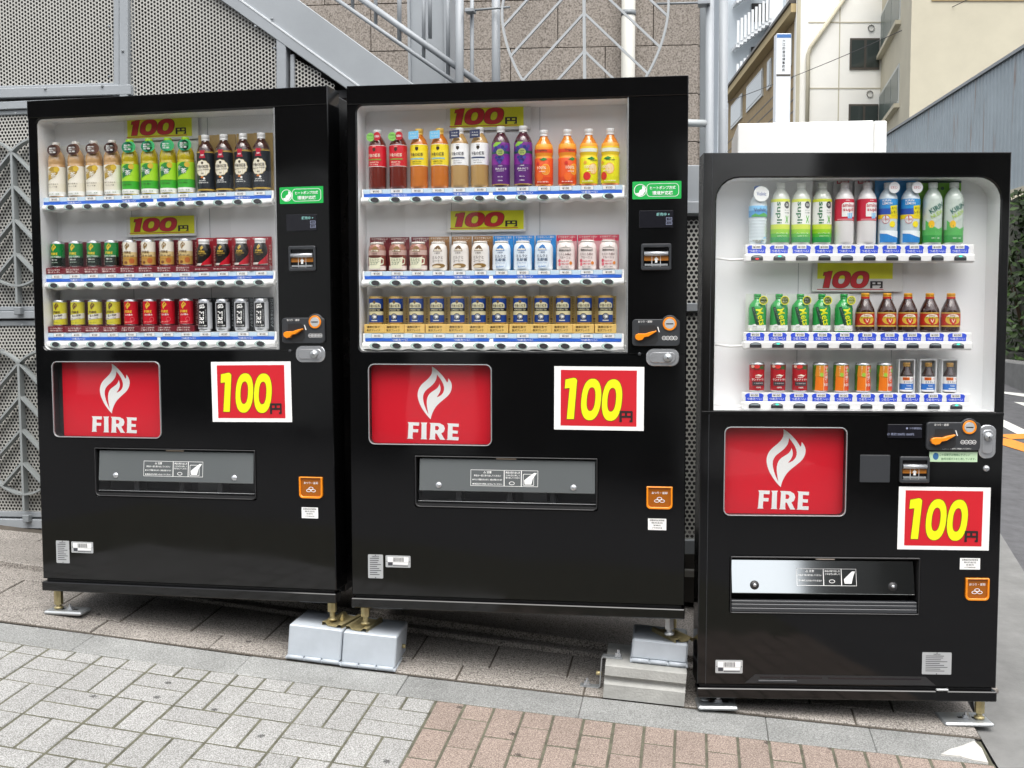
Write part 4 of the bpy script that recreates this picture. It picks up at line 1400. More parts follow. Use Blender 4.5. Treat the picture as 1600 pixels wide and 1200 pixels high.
def rating_label(t, u0, u1, v0, v1, bar=False, dark=None):
    w, h = u1 - u0, v1 - v0
    p = MB().prism([rrect(u0, u1, v0, v1, .003)], -.0012, .0).build('barcode_plate' if bar else 'rating_plate', m_silver, t)
    b = MB()
    if bar:
        b.box(u0 + w * .08, u1 - w * .08, -.0014, -.0012, v0 + h * .45, v1 - h * .12, 1)
        x = u0 + w * .3
        rs = random.Random(4)
        while x < u0 + w * .72:
            ww = rs.choice((.0009, .0016, .0009, .0022))
            b.box(x, x + ww, -.0017, -.0015, v0 + h * .48, v1 - h * .16, 0)
            x += ww + rs.choice((.0009, .0013))
        b.box(u0 + w * .1, u0 + w * .28, -.0014, -.0012, v0 + h * .14, v0 + h * .42, 0)
        b.box(u0 + w * .3, u1 - w * .1, -.0014, -.0012, v0 + h * .24, v0 + h * .42, 1)
        b.box(u0 + w * .3, u1 - w * .1, -.0014, -.0012, v0 + h * .10, v0 + h * .16, 0)
        for dx in (.05, .95):
            b.tess([ell(u0 + w * dx, v0 + h * .5, .002, .002, 8)], -.0016, 0)
    else:
        rs = random.Random(9)
        for k in range(9):
            z = v1 - h * (.16 + .085 * k)
            b.box(u0 + w * .12, u0 + w * rs.uniform(.6, .9), -.0014, -.0012, z - h * .018, z + h * .012, 0)
        b.put(G('自動販売機', .01), (u0 + u1) / 2, v1 - h * .09, h * .06, y=-.0015, m=0)
        for z in (.03, .97):
            b.tess([ell((u0 + u1) / 2, v0 + h * z, .002, .002, 8)], -.0016, 0)
    b.build('print', [mat('print_grey', '3c3d42', .5), m_print_w], p)

def operator_label(t, u0, u1, v0, v1):
    p = MB().prism([[(u0, v0), (u1, v0), (u1, v1), (u0, v1)]], -.0010, .0).build('operator_label', m_paper, t)
    b = MB()
    h = v1 - v0
    for k, (s, sz) in enumerate((('自動販売機管理者', .15), ('株式会社', .15), ('営業所', .12), ('お客様相談室', .10))):
        b.put(G(s, .01), (u0 + u1) / 2, v1 - h * (.15 + .22 * k), h * sz, (u1 - u0) * (.8, .62, .4, .55)[k], -.0013)
    b.build('print', m_pblk, p)

def eco_sticker(t, u0, u1, v0, v1):
    w, h = u1 - u0, v1 - v0
    p = MB().prism([rrect(u0, u1, v0, v1, .003)], -.0028, -.0018).build('eco_sticker', m_green, t)
    b = MB()
    cx, cz = u0 + w * .16, (v0 + v1) / 2
    r = h * .36
    b.tess([ell(cx, cz, r, r, 24), ell(cx, cz, r * .9, r * .9, 24)], -.0032)
    b.tess([[(cx - r * .75, cz - r * .5), (cx - r * .2, cz - r * .9), (cx + r * .4, cz - r * .75), (cx + r * .85, cz - r * .1), (cx + r * .7, cz + r * .5), (cx + r * .35, cz + r * .75), (cx + r * .3, cz + r * .2), (cx - r * .1, cz), (cx - r * .2, cz - r * .35)]], -.0033)
    b.tess([rrect(u0 + w * .29, u1 - w * .05, v0 + h * .13, v1 - h * .12, h * .22), rrect(u0 + w * .30, u1 - w * .06, v0 + h * .155, v1 - h * .145, h * .2)], -.0031)
    b.put(G('ヒートポンプ方式', .02), u0 + w * .62, v0 + h * .635, h * .2, w * .52, -.0033)
    b.put(G('環境対応機', .02), u0 + w * .62, v0 + h * .34, h * .23, w * .42, -.0033)
    b.build('print', m_print_w, p)

def leg(t, x, y, zbot, hexlen=.06, brass=True):
    """threaded foot from the skirt (z=0) to zbot"""
    m = m_brass if brass else m_steel
    p = MB().lathe([(.0001, -hexlen), (.016, -hexlen), (.0165, -hexlen + .003), (.0165, -.001), (.0001, -.001)], 6, smooth=False).build('leg', m, t, T(x, y, 0))
    pr = [(.0001, zbot + .002), (.017, zbot + .002), (.0175, zbot + .008), (.0105, zbot + .012)]
    z = zbot + .012
    while z < -hexlen - .003:
        pr += [(.0105, z), (.0092, z + .0015)]
        z += .003
    pr += [(.0105, -hexlen)]
    MB().lathe(pr, 14).build('threaded_bolt', m, p)
    return p

def foot_plate(t, x0, x1, y0, y1, z, parent_bolt=True):
    p = MB().cbox(x0, x1, y0, y1, z, z + .014, .005).build('foot_plate', m_steel, t)
    cx, cy = (x0 * .45 + x1 * .55), (y0 + y1) / 2
    MB().box(cx - .03, cx + .035, cy - .008, cy + .008, z + .0142, z + .0146).build('plate_slot', m_dark, p)
    MB().lathe([(.0001, z + .034), (.006, z + .034), (.007, z + .024), (.013, z + .024), (.013, z + .0165), (.018, z + .0165), (.018, z + .0147)][::-1], 6, cx, cy, smooth=False).build('anchor_bolt', m_chrome, p)

def price_sign(t, u0, u1, v0, v1, nu0, nu1, nv0, nv1, y=.100, carrier=None, yel=None):
    c = carrier or (u0 - .002, u1 + .018, v0 - .012, v1)
    p = MB().prism([[(c[0], c[2]), (c[1], c[2]), (c[1], c[3]), (c[0], c[3])]], y, y + .002).build('price_sign', mat('sign_paper', 'dcdcda', .5), t)
    MB().prism([[(u0, v0), (u1, v0), (u1, v1), (u0, v1)]], y - .0006, y - .0001, back=False).build('yellow_card', m_sgnyel, p)
    cx, cz, w, h = (nu0 + nu1) / 2, (nv0 + nv1) / 2, nu1 - nu0, nv1 - nv0
    MB().put(SIGN_O, cx, cz, h * 1.05, w * 1.03, y - .0010).build('numeral_outline', m_pout, p)
    MB().put(SIGN_D, cx, cz, h, w, y - .0014).build('numerals', m_sgnred, p)
    MB().put(EN, nu1 + .026, nv0 + h * .20, h * .42, .042, y - .0012).build('yen_character', m_pblk, p)
    MB().box(nu0 - .02, nu1 + .05, y - .0009, y - .0007, nv0 - .006, nv0 - .0035).build('underline', m_sgnred, p)

def price_card_mesh():
    if 'pc' not in SH:
        b = MB().prism([rrect(-.0205, .0205, -.0062, .0062, .002)], -.0012, .0, 0, back=False)
        b.tess([rrect(-.0225, .0225, -.0075, .0075, .002), rrect(-.0208, .0208, -.0064, .0064, .002)], -.0004, 2)
        b.put(G('¥100', .012), 0, 0, .0078, .0225, -.0015, 1)
        SH['pc'] = b.mesh('price_card', [m_print_w, m_pblk, mat('card_rim', '9fb9c8', .5)])
    return SH['pc']
def button_mesh():
    if 'bt' not in SH:
        b = MB().prism([ell(-.0025, 0, .0210, .0112, 24)], -.0035, .001, 0, cham=.0015, smooth=True)
        SH['bt'] = b.mesh('button', [m_btnrim])
        SH['btc'] = MB().prism([ell(.001, 0, .0150, .0088, 24)], -.0052, -.0036, 0, cham=.0008).mesh('button_face', [m_btn])
    return SH['bt'], SH['btc']

def rail12(t, u0, pitch, zt, zb, first):
    """scalloped push-button rail with price strip; n = 12"""
    n = 12
    ua, ub = u0 - .052, u0 + pitch * 11 + .052
    H = zt - zb
    b = MB()
    N = 12 * 10
    cols = [ua + (ub - ua) * k / N for k in range(N + 1)]
    rows = []
    for u in cols:
        ph = (u - u0) / pitch
        fr = ph - math.floor(ph)
        s = .5 + .5 * math.cos(2 * math.pi * (fr - .06))
        sk = math.sin(2 * math.pi * fr)
        low = zb + .006 * (1 - s)
        yo = .007 * (1 - s) + .003 * sk
        rows.append([(u, .060, zt), (u, .034, zt), (u, .032, zt - H * .5), (u, .022 + yo * .4, zt - H * .52), (u, .014 + yo * .8, zt - H * .62),
                     (u, .010 + yo, zt - H * .80), (u, .014 + yo, low + .004), (u, .024, low), (u, .060, low + .001)])
    vs = [p for r in rows for p in r]
    m = len(rows[0])
    b.add(vs, [(k * m + q, k * m + q + 1, (k + 1) * m + q + 1, (k + 1) * m + q) for k in range(N) for q in range(m - 1)], 0, True)
    for r in (rows[0], rows[-1]):
        b.add(r, [tuple(range(m)) if r is rows[0] else tuple(range(m))[::-1]])
    p = b.build('button_rail', m_rail, t)
    zc = zt - .0085
    MB().box(ua + .006, ub - .006, .0310, .0318, zt - .0165, zt - .0006).build('price_strip', m_price, p)
    for k in range(n):
        obj('price_card', price_card_mesh(), p, T(u0 + k * pitch, .0306, zc))
    for k0, k1 in ((0, 5), (6, 11)):
        xa, xb = u0 + k0 * pitch - (.044 if k0 == 0 else .03), u0 + k1 * pitch + (.044 if k1 == 11 else .03)
        MB().box(xa, xb, .0296, .0308, zt - .0275, zt - .0168).build('blue_band', m_blue, p)
        tx = MB()
        for q in (1, 4):
            tx.put(G('つめた～い', .012), u0 + (k0 + q + .1) * pitch, zt - .0222, .0085, .056, .0292)
        tx.build('band_lettering', m_print_w, p)
    bm, bf = button_mesh()
    for k in range(n):
        M = T(u0 + k * pitch, .0100, zb + H * .275) @ Matrix.Rotation(R(-12), 4, 'X') @ Matrix.Rotation(R(6), 4, 'Y')
        obj('button', bm, p, M)
        obj('button_face', bf, p, M)
    MB().tube([(ub, .04, zb + .018), (ub + .018, .035, zb + .016)], .004, 8).build('rail_hook', m_rail, p)

def dispenser12(t, u0, u1, v0, v1):
    p = MB().prism([rrect(u0, u1, v0, v1, .01, rs=(.016, .016, .003, .003)), rrect(u0 + .004, u1 - .004, v0 + .004, v1 - .003, .008, rs=(.014, .014, .002, .002))], -.006, .10, cham=.0015).build('dispenser', m_bplast, t)
    MB().box(u0 + .001, u1 - .001, .095, .10, v0, v1).build('chute_back', mat('chute_grey', '3c3e40', .5), p)
    MB().box(u0 + .001, u1 - .001, .0, .095, v0 + .0045, v0 + .012).build('chute_floor', m_bplast, p)
    M = T(0, .004, v1 - .010) @ Matrix.Rotation(R(-6), 4, 'X')
    fl = MB().cbox(u0 + .016, u1 - .008, 0, .004, -.112, 0, .0015).build('flap', m_flap, p, M)
    b = MB()
    lx, lz, lw, lh = (u0 + u1) / 2 + .0, -.064, .205, .055
    xa = u0 + .31 * (u1 - u0)
    def fr(x0, x1, z0, z1):
        b.tess([[(x0, z0), (x1, z0), (x1, z1), (x0, z1)], [(x0 + .0013, z0 + .0013), (x1 - .0013, z0 + .0013), (x1 - .0013, z1 - .0013), (x0 + .0013, z1 - .0013)]], -.0003)
    z0, z1 = -.092, -.036
    fr(xa, xa + .118, z0, z1); fr(xa + .118, xa + .178, z0, z1); fr(xa + .178, xa + .236, z0, z1)
    b.put(G('△ 注意', .015), xa + .059, z1 - .008, .0085, y=-.0004)
    b.put(G('商品は一度に取り出してください', .012), xa + .059, z1 - .020, .0065, .095, -.0004)
    b.put(G('● やけどや感電の恐れがあり、機械の故障になります', .012), xa + .059, z1 - .034, .0062, .104, -.0004)
    b.put(G('● 製品以外の物を入れないでください', .012), xa + .059, z1 - .049, .0062, .104, -.0004)
    b.put(G('商品の取り出し方', .015), xa + .148, z1 - .008, .0075, .05, -.0004)
    b.put(G('フタを奥に押して', .012), xa + .148, z1 - .018, .006, .05, -.0004)
    b.put(G('取り出してください', .012), xa + .148, z1 - .026, .006, .05, -.0004)
    b.tess([ell(xa + .145, z1 - .045, .010, .006, 14), ell(xa + .145, z1 - .045, .008, .0045, 14)], -.0004)
    b.tess([[(xa + .19, z0 + .008), (xa + .213, z0 + .008), (xa + .218, z0 + .028), (xa + .232, z1 - .008), (xa + .222, z1 - .008), (xa + .20, z0 + .032), (xa + .188, z0 + .022)]], -.0005)
    b.tess([rrect(xa + .184, xa + .222, z0 + .004, z1 - .012, .003), rrect(xa + .1855, xa + .2205, z0 + .0055, z1 - .0135, .003)], -.0004)
    b.build('flap_print', m_print_w, fl)
    for x in (u0 + .085, u1 - .082):
        MB().lathe([(.0001, .005), (.006, .0045), (.010, .002), (.011, .0)][::-1], 16).build('flap_rivet', m_chrome, fl, T(x, -.0001, -.092) @ Matrix.Rotation(R(90), 4, 'X'))
    MB().cbox(u0 + .45 * (u1 - u0), u0 + .56 * (u1 - u0), -.001, .006, v1 - .009, v1 - .0035, .001).build('hinge_piece', mat('hinge_tan', '8f8272', .5), p)
    for x in (.215, .50, .735):
        MB().cbox(u0 + x * (u1 - u0), u0 + x * (u1 - u0) + .022, .03, .09, v0 + .013, v0 + .06, .003).build('divider', m_dgrey, p)
    MB().cbox(u0 + .58 * (u1 - u0), u0 + .72 * (u1 - u0), .075, .085, v0 + .013, v0 + .06, .003).build('chute_plate', m_flap, p)
    MB().cbox(u0 + .012, u1 - .005, .001, .0035, v0 + .022, v0 + .062, .001).build('clear_lip', m_clear, p)
    MB().tube([(u0 + .010, .002, v0 + .021), (u1 - .006, .002, v0 + .021)], .0014, 6).build('lip_edge', m_rim, p)

def cabinet(t, W, win, disp, rs, adv, depth=.72, top=1.83, bot=.045, ins=.006):
    """door with window and dispenser openings, body, skirt, liner and glass"""
    w0, w1, z0, z1 = win
    body = MB().cbox(ins, W - .006, .1165, depth, .012, top - .012, .004).build('body', m_black2, t)
    MB().prism([[(0.0, bot), (W, bot), (W, top), (0.0, top)], rrect(w0, w1, z0, z1, .02, 6, rs), rrect(*disp, .008, 4), rrect(adv[0] + .0005, adv[1] - .0005, adv[2] + .0005, adv[3] - .0005, .021)], 0, .114, cham=.003).build('door', m_black, t)
    MB().cbox(-.001, W + .001, -.008, .05, 0, .0345, .003).build('skirt', m_black, t)
    MB().box(.01, W - .01, .012, .05, .035, bot - .001).build('door_gap', m_bplast, t)
    li = MB()
    hole = rrect(w0 + .0015, w1 - .0015, z0 + .0015, z1 - .0015, .02, 6, rs)
    n = len(hole)
    vs = [(p[0], .006, p[1]) for p in hole] + [(p[0], .113, p[1]) for p in hole]
    li.add(vs, [(i, (i + 1) % n, n + (i + 1) % n, n + i) for i in range(n)])
    li.tess([hole], .1128)
    li.build('display_liner', m_liner, t)
    MB().prism([inset(hole, .0005)], .0015, .0045).build('window_pane', m_glass, t)
    return body

def machine12(M, label, bu, pitch, post, shift):
    t = thing('vending_machine', label, 'vending machine', M, 'black drinks vending machines')
    W = 1.170
    win = (.0343, .969, .910, 1.7625)
    cabinet(t, W, win, (.2332, .8721, .3661, .5466), (.02, .0, .0, .022), (.0678, .5068, .5838, .868))
    MB().cbox(.001, W - .001, -.003, -.0002, 1.766, 1.829, .0014).build('header_panel', m_black, t)
    MB().cbox(.973, W - .001, -.0018, -.0002, .905, 1.7635, .0012).build('control_panel', m_black, t)
    MB().tess([rrect(.9685, .973, .91, 1.7625, 0)], -.0004).build('panel_edge', m_rim, t)
    advert(t, .0678, .5068, .5838, .868, shift)
    poster(t, post[0], post[1], .306, .2175, ang=post[2])
    dispenser12(t, .2332, .8721, .3661, .5466)
    eco_sticker(t, .9865, 1.149, 1.4245, 1.483)
    # status display
    d = MB().prism([rrect(1.0095, 1.1232, 1.3285, 1.3862, .003)], -.004, -.0018, cham=.001).build('status_display', m_lcd, t)
    b = MB().put(G('販売中', .015), 1.084, 1.373, .011, y=-.0043)
    b.tess([ell(1.108, 1.373, .0022, .0022, 10)], -.0043)
    b.build('display_print', m_lcdt, d)
    b = MB()
    for z in (1.352, 1.338):
        b.tess([rrect(1.099, 1.119, z, z + .011, .001), rrect(1.1003, 1.1177, z + .0013, z + .0097, .001)], -.0043)
        b.put(G('つり銭切れ', .01), 1.109, z + .0055, .0035, y=-.0044)
    b.build('display_icons', mat('display_dim', '8a90a8', .5), d)
    bill_slot(t, 1.0168, 1.1175, 1.187, 1.2755)
    coin_unit(t, .9885, .9325)
    lock(t, 1.0905, .8937, .110, .058)
    MB().lathe([(.0001, .002), (.005, .002), (.006, .0)][::-1], 12).build('screw', m_dgrey, t, T(1.013, -.002, .905) @ Matrix.Rotation(R(90), 4, 'X'))
    coin_return(t, 1.0395, 1.127, .3775, .4545)
    operator_label(t, 1.0448, 1.1068, .3046, .3439)
    rating_label(t, .0605, .115, .107, .192)
    rating_label(t, .1245, .2145, .1484, .1904, True)
    for zt, zb in ((1.4778, 1.4215), (1.1918, 1.133), (.9735, .9135)):
        rail12(t, bu, pitch, zt, zb, True)
    for x in (.345, .66):
        MB().box(x, x + .0015, .1118, .1124, .98, 1.76).build('liner_seam', m_greyd, t)
    price_sign(t, .345, .605, 1.694, 1.772, .362, .535, 1.7035, 1.7595, .100, (.33, .63, 1.684, 1.7605), None)
    price_sign(t, .345, .605, 1.338, 1.404, .362, .535, 1.348, 1.398, .100, (.33, .612, 1.330, 1.4035))
    return t

VM1 = machine12(M1, 'leftmost tall black drinks machine with green tea bottles on its top shelf', .0800, .0742, (.708, .8655, R(-.4)), .017)
VM2 = machine12(M2, 'middle tall black drinks machine with juice and milk tea bottles on its top shelf', .0936, .0739, (.7235, .8625, R(.25)), 0.0)

def machine3(M, label):
    t = thing('vending_machine', label, 'vending machine', M, 'black drinks vending machines')
    W = 1.0005
    win = (.0425, .9715, .977, 1.750)
    disp = (.1065, .7362, .2935, .4868)
    cabinet(t, W, win, disp, (.001, .001, .075, .075), (.0795, .4870, .6235, .924), .34, ins=.03)
    MB().box(.0275, .029, -.0016, -.0002, .046, 1.828).build('hinge_seam', m_dgrey, t)
    MB().cbox(.001, W - .001, -.003, -.0002, .965, .9755, .001).build('window_sill', m_black, t)
    advert(t, .0795, .4870, .6235, .924)
    poster(t, .6615, .7265, .302, .2115, ang=R(.3))
    # dispenser with stainless flap
    u0, u1, v0, v1 = disp
    p = MB().prism([rrect(u0, u1, v0, v1, .004), rrect(u0 + .003, u1 - .003, v0 + .003, v1 - .005, .003)], -.008, .10, cham=.0015).build('dispenser', m_bplast, t)
    MB().box(u0 + .001, u1 - .001, .095, .10, v0, v1).build('chute_back', m_bplast, p)
    fl = MB().cbox(u0 + .006, u1 - .012, 0, .004, -.112, 0, .0015).build('flap', mat('stainless_flap', 'b4b8b9', .07, metal=1.0, wave=.02, wscale=3), p, T(0, .028, v1 - .018) @ Matrix.Rotation(R(-14), 4, 'X'))
    b = MB()
    xa, z0, z1 = u0 + .225, -.085, -.028
    def fr(x0, x1):
        b.tess([[(x0, z0), (x1, z0), (x1, z1), (x0, z1)], [(x0 + .0013, z0 + .0013), (x1 - .0013, z0 + .0013), (x1 - .0013, z1 - .0013), (x0 + .0013, z1 - .0013)]], -.0003)
    fr(xa, xa + .09); fr(xa + .09, xa + .15); fr(xa + .15, xa + .20)
    b.put(G('△ 注意', .015), xa + .045, z1 - .008, .0085, y=-.0004)
    b.put(G('商品は一度に取り出してください', .012), xa + .045, z1 - .022, .0062, .078, -.0004)
    b.put(G('手や物を入れないでください', .012), xa + .045, z1 - .040, .0062, .078, -.0004)
    b.put(G('商品の取り出し方', .015), xa + .12, z1 - .008, .0075, .05, -.0004)
    b.put(G('フタを奥に押して', .012), xa + .12, z1 - .018, .006, .05, -.0004)
    b.tess([ell(xa + .118, z1 - .042, .010, .006, 14), ell(xa + .118, z1 - .042, .008, .0045, 14)], -.0004)
    b.tess([[(xa + .160, z0 + .008), (xa + .183, z0 + .008), (xa + .188, z0 + .028), (xa + .196, z1 - .008), (xa + .186, z1 - .008), (xa + .168, z0 + .032), (xa + .158, z0 + .022)]], -.0005)
    b.build('flap_print', m_print_w, fl)
    for x in (u0 + .083, u1 - .085):
        MB().lathe([(.0001, .006), (.008, .005), (.014, .002), (.0155, .0)][::-1], 18).build('flap_rivet', m_bplast, fl, T(x, -.0001, -.085) @ Matrix.Rotation(R(90), 4, 'X'))
        MB().lathe([(.0001, .0085), (.005, .008), (.006, .0055)][::-1], 14).build('rivet_pin', m_chrome, fl, T(x, -.0001, -.085) @ Matrix.Rotation(R(90), 4, 'X'))
    for k, (za, zb) in enumerate(((.004, .018), (.0185, .031), (.0315, .042))):
        MB().cbox(u0 + .004, u1 - .006, -.006 + k * .002, .02, v0 + za, v0 + zb, .002).build('lip_bar', m_dgrey, p)
    MB().cbox(u0 + .45 * (u1 - u0), u0 + .55 * (u1 - u0), -.0065, .002, v1 - .009, v1 - .0035, .001).build('hinge_piece', mat('hinge_pale', 'a79c90', .5), p)
    # payment group
    d = MB().prism([rrect(.6198, .7328, .889, .935, .002)], -.003, -.0002, cham=.001).build('status_display', m_lcd, t)
    b = MB().put(G('● つり銭切れ', .01), .705, .922, .008, y=-.0033)
    b.put(G('① 売切 500円 1000円', .01), .662, .902, .009, y=-.0033)
    b.build('display_print', mat('display_dim', '8a90a8', .5), d)
    coin_unit(t, .745, .850, .176, .0935, True)
    lock(t, .9465, .879, .056, .111, True)
    MB().lathe([(.0001, .008), (.006, .008), (.010, .004), (.011, .0)][::-1], 16).build('key_stud', m_chrome, t, T(.947, -.0002, .789) @ Matrix.Rotation(R(90), 4, 'X'))
    s = MB().prism([[(.759, .8105), (.9165, .8105), (.9165, .8438), (.759, .8438)]], -.0012, -.0002).build('refrigerant_sticker', mat('sticker_mint', 'c4e0ba', .5), t)
    MB().put(G('この自販機は地球にやさしい', .008), .842, .8345, .0085, .10, -.0015).build('print', mat('print_green', '3d6f4d', .5), s)
    MB().put(G('自然冷媒ガスを使用しています。', .008), .855, .8205, .0085, .112, -.0015).build('print', mat('print_green', '3d6f4d', .5), s)
    MB().tess([ell(.780, .829, .0095, .012, 16)], -.0015).build('globe_print', mat('globe_blue', '3a6ea0', .5), s)
    MB().prism([rrect(.531, .6304, .740, .832, .003)], -.0025, -.0002, cham=.001).build('blank_cover', m_dgrey, t)
    bill_slot(t, .661, .759, .740, .828)
    coin_return(t, .888, .966, .345, .4205)
    operator_label(t, .8691, .9356, .4485, .4869)
    rating_label(t, .061, .1525, .085, .130, True)
    rating_label(t, .7523, .850, .090, .1653)
    # air slots at the foot
    sl_ = MB().prism([[(.16, .052), (.80, .052), (.765, .0815), (.195, .0815)]], -.0016, -.0002).build('vent_panel', m_bplast, t)
    for x0, x1 in ((.21, .28), (.29, .42), (.44, .75)):
        MB().box(x0, x1, -.0022, -.0017, .070, .0755).build('vent_slot', m_btn, sl_)
    MB().cbox(.205, .335, -.006, -.0018, .056, .064, .001).build('vent_lip', m_dgrey, sl_)
    MB().cbox(.80, .84, -.010, -.0002, .036, .042, .001).build('catch', m_silver, t)
    for zt, zb in ((1.5312, 1.4712), (1.2395, 1.181), (1.0362, .978)):
        rail3(t, zt, zb, 0 if zt > 1.5 else 1)
    price_sign(t, .402, .655, 1.420, 1.474, .422, .575, 1.389, 1.4455, .100, (.385, .69, 1.377, 1.474))
    for x in (.34, .66):
        MB().box(x, x + .0015, .1118, .1124, .98, 1.74).build('liner_seam', m_greyd, t)
    return t

U3, P3 = .1830, .0742
def rail3(t, zt, zb, row):
    H = zt - zb
    p = MB().cbox(.1417, .902, .022, .062, zb, zb + H * .50, .006).cbox(.145, .899, .030, .062, zb + H * .505, zt, .002).build('button_rail', m_rail, t)
    if 'tag3' not in SH:
        w, h = .031, .0265
        lp = [(-w * .93, 0), (w * .93, 0), (w * .93, h * .5), (w * 1.0, h * .62), (w * .98, h * .78), (w * .82, h * .95), (w * .6, h), (-w * .6, h), (-w * .82, h * .95), (-w * .98, h * .78), (-w * 1.0, h * .62), (-w * .93, h * .5)]
        b = MB().prism([lp], -.001, 0, 0, back=False)
        b.put(G('つめた～い', .014), 0, h * .28, .0095, .048, -.0014, 1)
        SH['tag3'] = b.mesh('blue_tag', [m_blue3, m_print_w])
        b = MB().prism([rrect(-.0155, .0155, -.0058, .0058, .001)], -.0016, -.0011, 0, back=False)
        b.put(G('¥100', .012), 0, 0, .0075, .0235, -.002, 1)
        SH['pc3'] = b.mesh('price_card', [m_print_w, m_pblk])
        lp = [(-.0195, -.008), (.0195, -.008)] + [(.0195 * math.cos(R(a)), .0 + .0105 * math.sin(R(a))) for a in range(0, 181, 15)]
        SH['bt3'] = MB().prism([lp], -.004, .001, cham=.001).mesh('button', [mat('button_charcoal', '2b2d31', .3)])
        lp = [(.0165 * math.cos(R(a)), .002 + .0075 * math.sin(R(a))) for a in range(0, 181, 15)]
        SH['lens3'] = MB().prism([lp], -.0048, -.0041).mesh('button_lens', [mat('lens_grey', '8d979b', .2)])
        SH['led_g'] = MB().prism([ell(0, .0055, .006, .0028, 12)], -.0054, -.0049).mesh('button_light', [mat('led_teal', '3fd6b0', .4, emit=.6)])
        SH['led_r'] = MB().prism([ell(0, -.003, .006, .0028, 12)], -.0054, -.0049).mesh('button_light', [mat('led_red', 'd02a30', .4, emit=.5)])
    for k in range(10):
        x = U3 + k * P3
        obj('blue_tag', SH['tag3'], p, T(x, .0296, zb + H * .515))
        obj('price_card', SH['pc3'], p, T(x, .0296, zt - .0085))
        M = T(x, .0215, zb + H * .25)
        obj('button', SH['bt3'], p, M); obj('button_lens', SH['lens3'], p, M)
        if k in (1, 9):
            obj('button_light', SH['led_g'], p, M)
        if k == 0 and row == 0:
            obj('button_light', SH['led_r'], p, M)
    MB().tube([(.055, .06, zb + .016), (.10, .045, zb + .010), (.145, .04, zb + .012)], .0045, 8).build('rail_arm', m_rail, p)

VM3 = machine3(M3, 'shorter-set black drinks machine at the right by the road with sports drinks')
bpy.context.view_layer.update()

# feet
def gl(M, x, y):
    """street level below a machine point, in the machine's own height"""
    p = M @ Vector((x, y, 0))
    return zf(p.x, p.y) + .007 - p.z
z = gl(M1, .03, .05); foot_plate(VM1, -.01, .145, .01, .09, z); leg(VM1, .03, .05, z + .014, .065)
leg(VM1, 1.135, .05, -.078, .045)
z = gl(M1, .03, .66); leg(VM1, .03, .66, z, .06); z = gl(M1, 1.14, .66); leg(VM1, 1.14, .66, z, .06)
leg(VM2, .035, .05, -.075, .045)
leg(VM2, 1.12, .05, -.072, .05, False)
z = gl(M2, .03, .66); leg(VM2, .03, .66, z, .06); z = gl(M2, 1.14, .66); leg(VM2, 1.14, .66, z, .06)
z = gl(M3, .05, .05); foot_plate(VM3, .005, .14, .0, .10, z); leg(VM3, .035, .06, z + .014, .012, False)
z = gl(M3, .95, .05); foot_plate(VM3, .835, 1.0, .0, .11, z); leg(VM3, .965, .045, z + .014, .055)
z = gl(M3, .95, .28); leg(VM3, .95, .28, z, .05); z = gl(M3, .06, .28); leg(VM3, .06, .28, z, .01)

# supports under the middle legs
m_boxw = mat('box_white_blue', 'b2b9c0', .4, var=.10, vscale=7, rvar=.15)
def gframe(p, q):
    d = (q - p); l = d.length; d.normalize()
    yv = Vector((0, 0, 1)).cross(d).normalized(); zv = d.cross(yv)
    M = Matrix.Identity(4)
    for k in range(3):
        M[k][0], M[k][1], M[k][2], M[k][3] = d[k], yv[k], zv[k], p[k]
    return M, l
def bracket(t, x, y, z, ang, w=.055, l=.13):
    """folded hat-section plate the threaded foot stands on"""
    M = T(x, y, z) @ Matrix.Rotation(ang, 4, 'Z')
    pr = [(-w / 2 - .012, 0), (-w / 2 - .012, .012), (-w / 2, .014), (-w / 2 + .010, .003), (w / 2 - .010, .003), (w / 2, .014), (w / 2 + .012, .012), (w / 2 + .012, 0)]
    b = MB()
    for p, q in zip(pr, pr[1:]):
        b.add([(p[0], -.025, p[1]), (q[0], -.025, q[1]), (q[0], l, q[1]), (p[0], l, p[1])], [(0, 1, 2, 3)])
        b.add([(p[0], -.025, p[1] - .002), (q[0], -.025, q[1] - .002), (q[0], l, q[1] - .002), (p[0], l, p[1] - .002)], [(3, 2, 1, 0)])
        b.add([(p[0], -.025, p[1] - .002), (q[0], -.025, q[1] - .002), (q[0], -.025, q[1]), (p[0], -.025, p[1])], [(0, 1, 2, 3)])
    br = b.build('foot_bracket', m_brass, t, M)
    MB().lathe([(.0001, .028), (.006, .028), (.006, .018), (.010, .018), (.010, .004)][::-1], 6, 0, .05, smooth=False).build('bolt', m_brass, br)
def support_box(p, q, depth, h, label, br, hx=None):
    M, l = gframe(p, q)
    t = thing('support_box', label, 'support box', M, 'white leg support boxes')
    MB().cbox(0, l, .006, depth, .012, h, .004).build('box_cover', m_boxw, t)
    MB().cbox(-.004, l + .004, -.002, depth + .006, 0, .010, .002).build('base_flange', m_boxw, t)
    n = 3
    for k in range(n):
        MB().tube([(l * k / n + .003, -.001, .010), (l * (k + 1) / n - .003, -.001, .010)], .0075, 10).build('hinge_knuckle', m_boxw, t)
    MB().tube([(l, depth * .6, h * .45), (l + .012, depth * .6, h * .45)], .008, 8).build('side_bolt', m_brass, t)
    bracket(t, br[0], br[1], h + .002, br[2])
    return t
support_box(ground(447.5, 1029, .008), ground(530.5, 1039.5, .008), .21, .125, 'white steel box under the right leg of the left machine', (.155, .055, R(-12)))
support_box(ground(532.5, 1041, .008), ground(616, 1050, .008), .21, .125, 'white steel box with a side bolt under the left leg of the middle machine', (.045, .05, R(-10)))
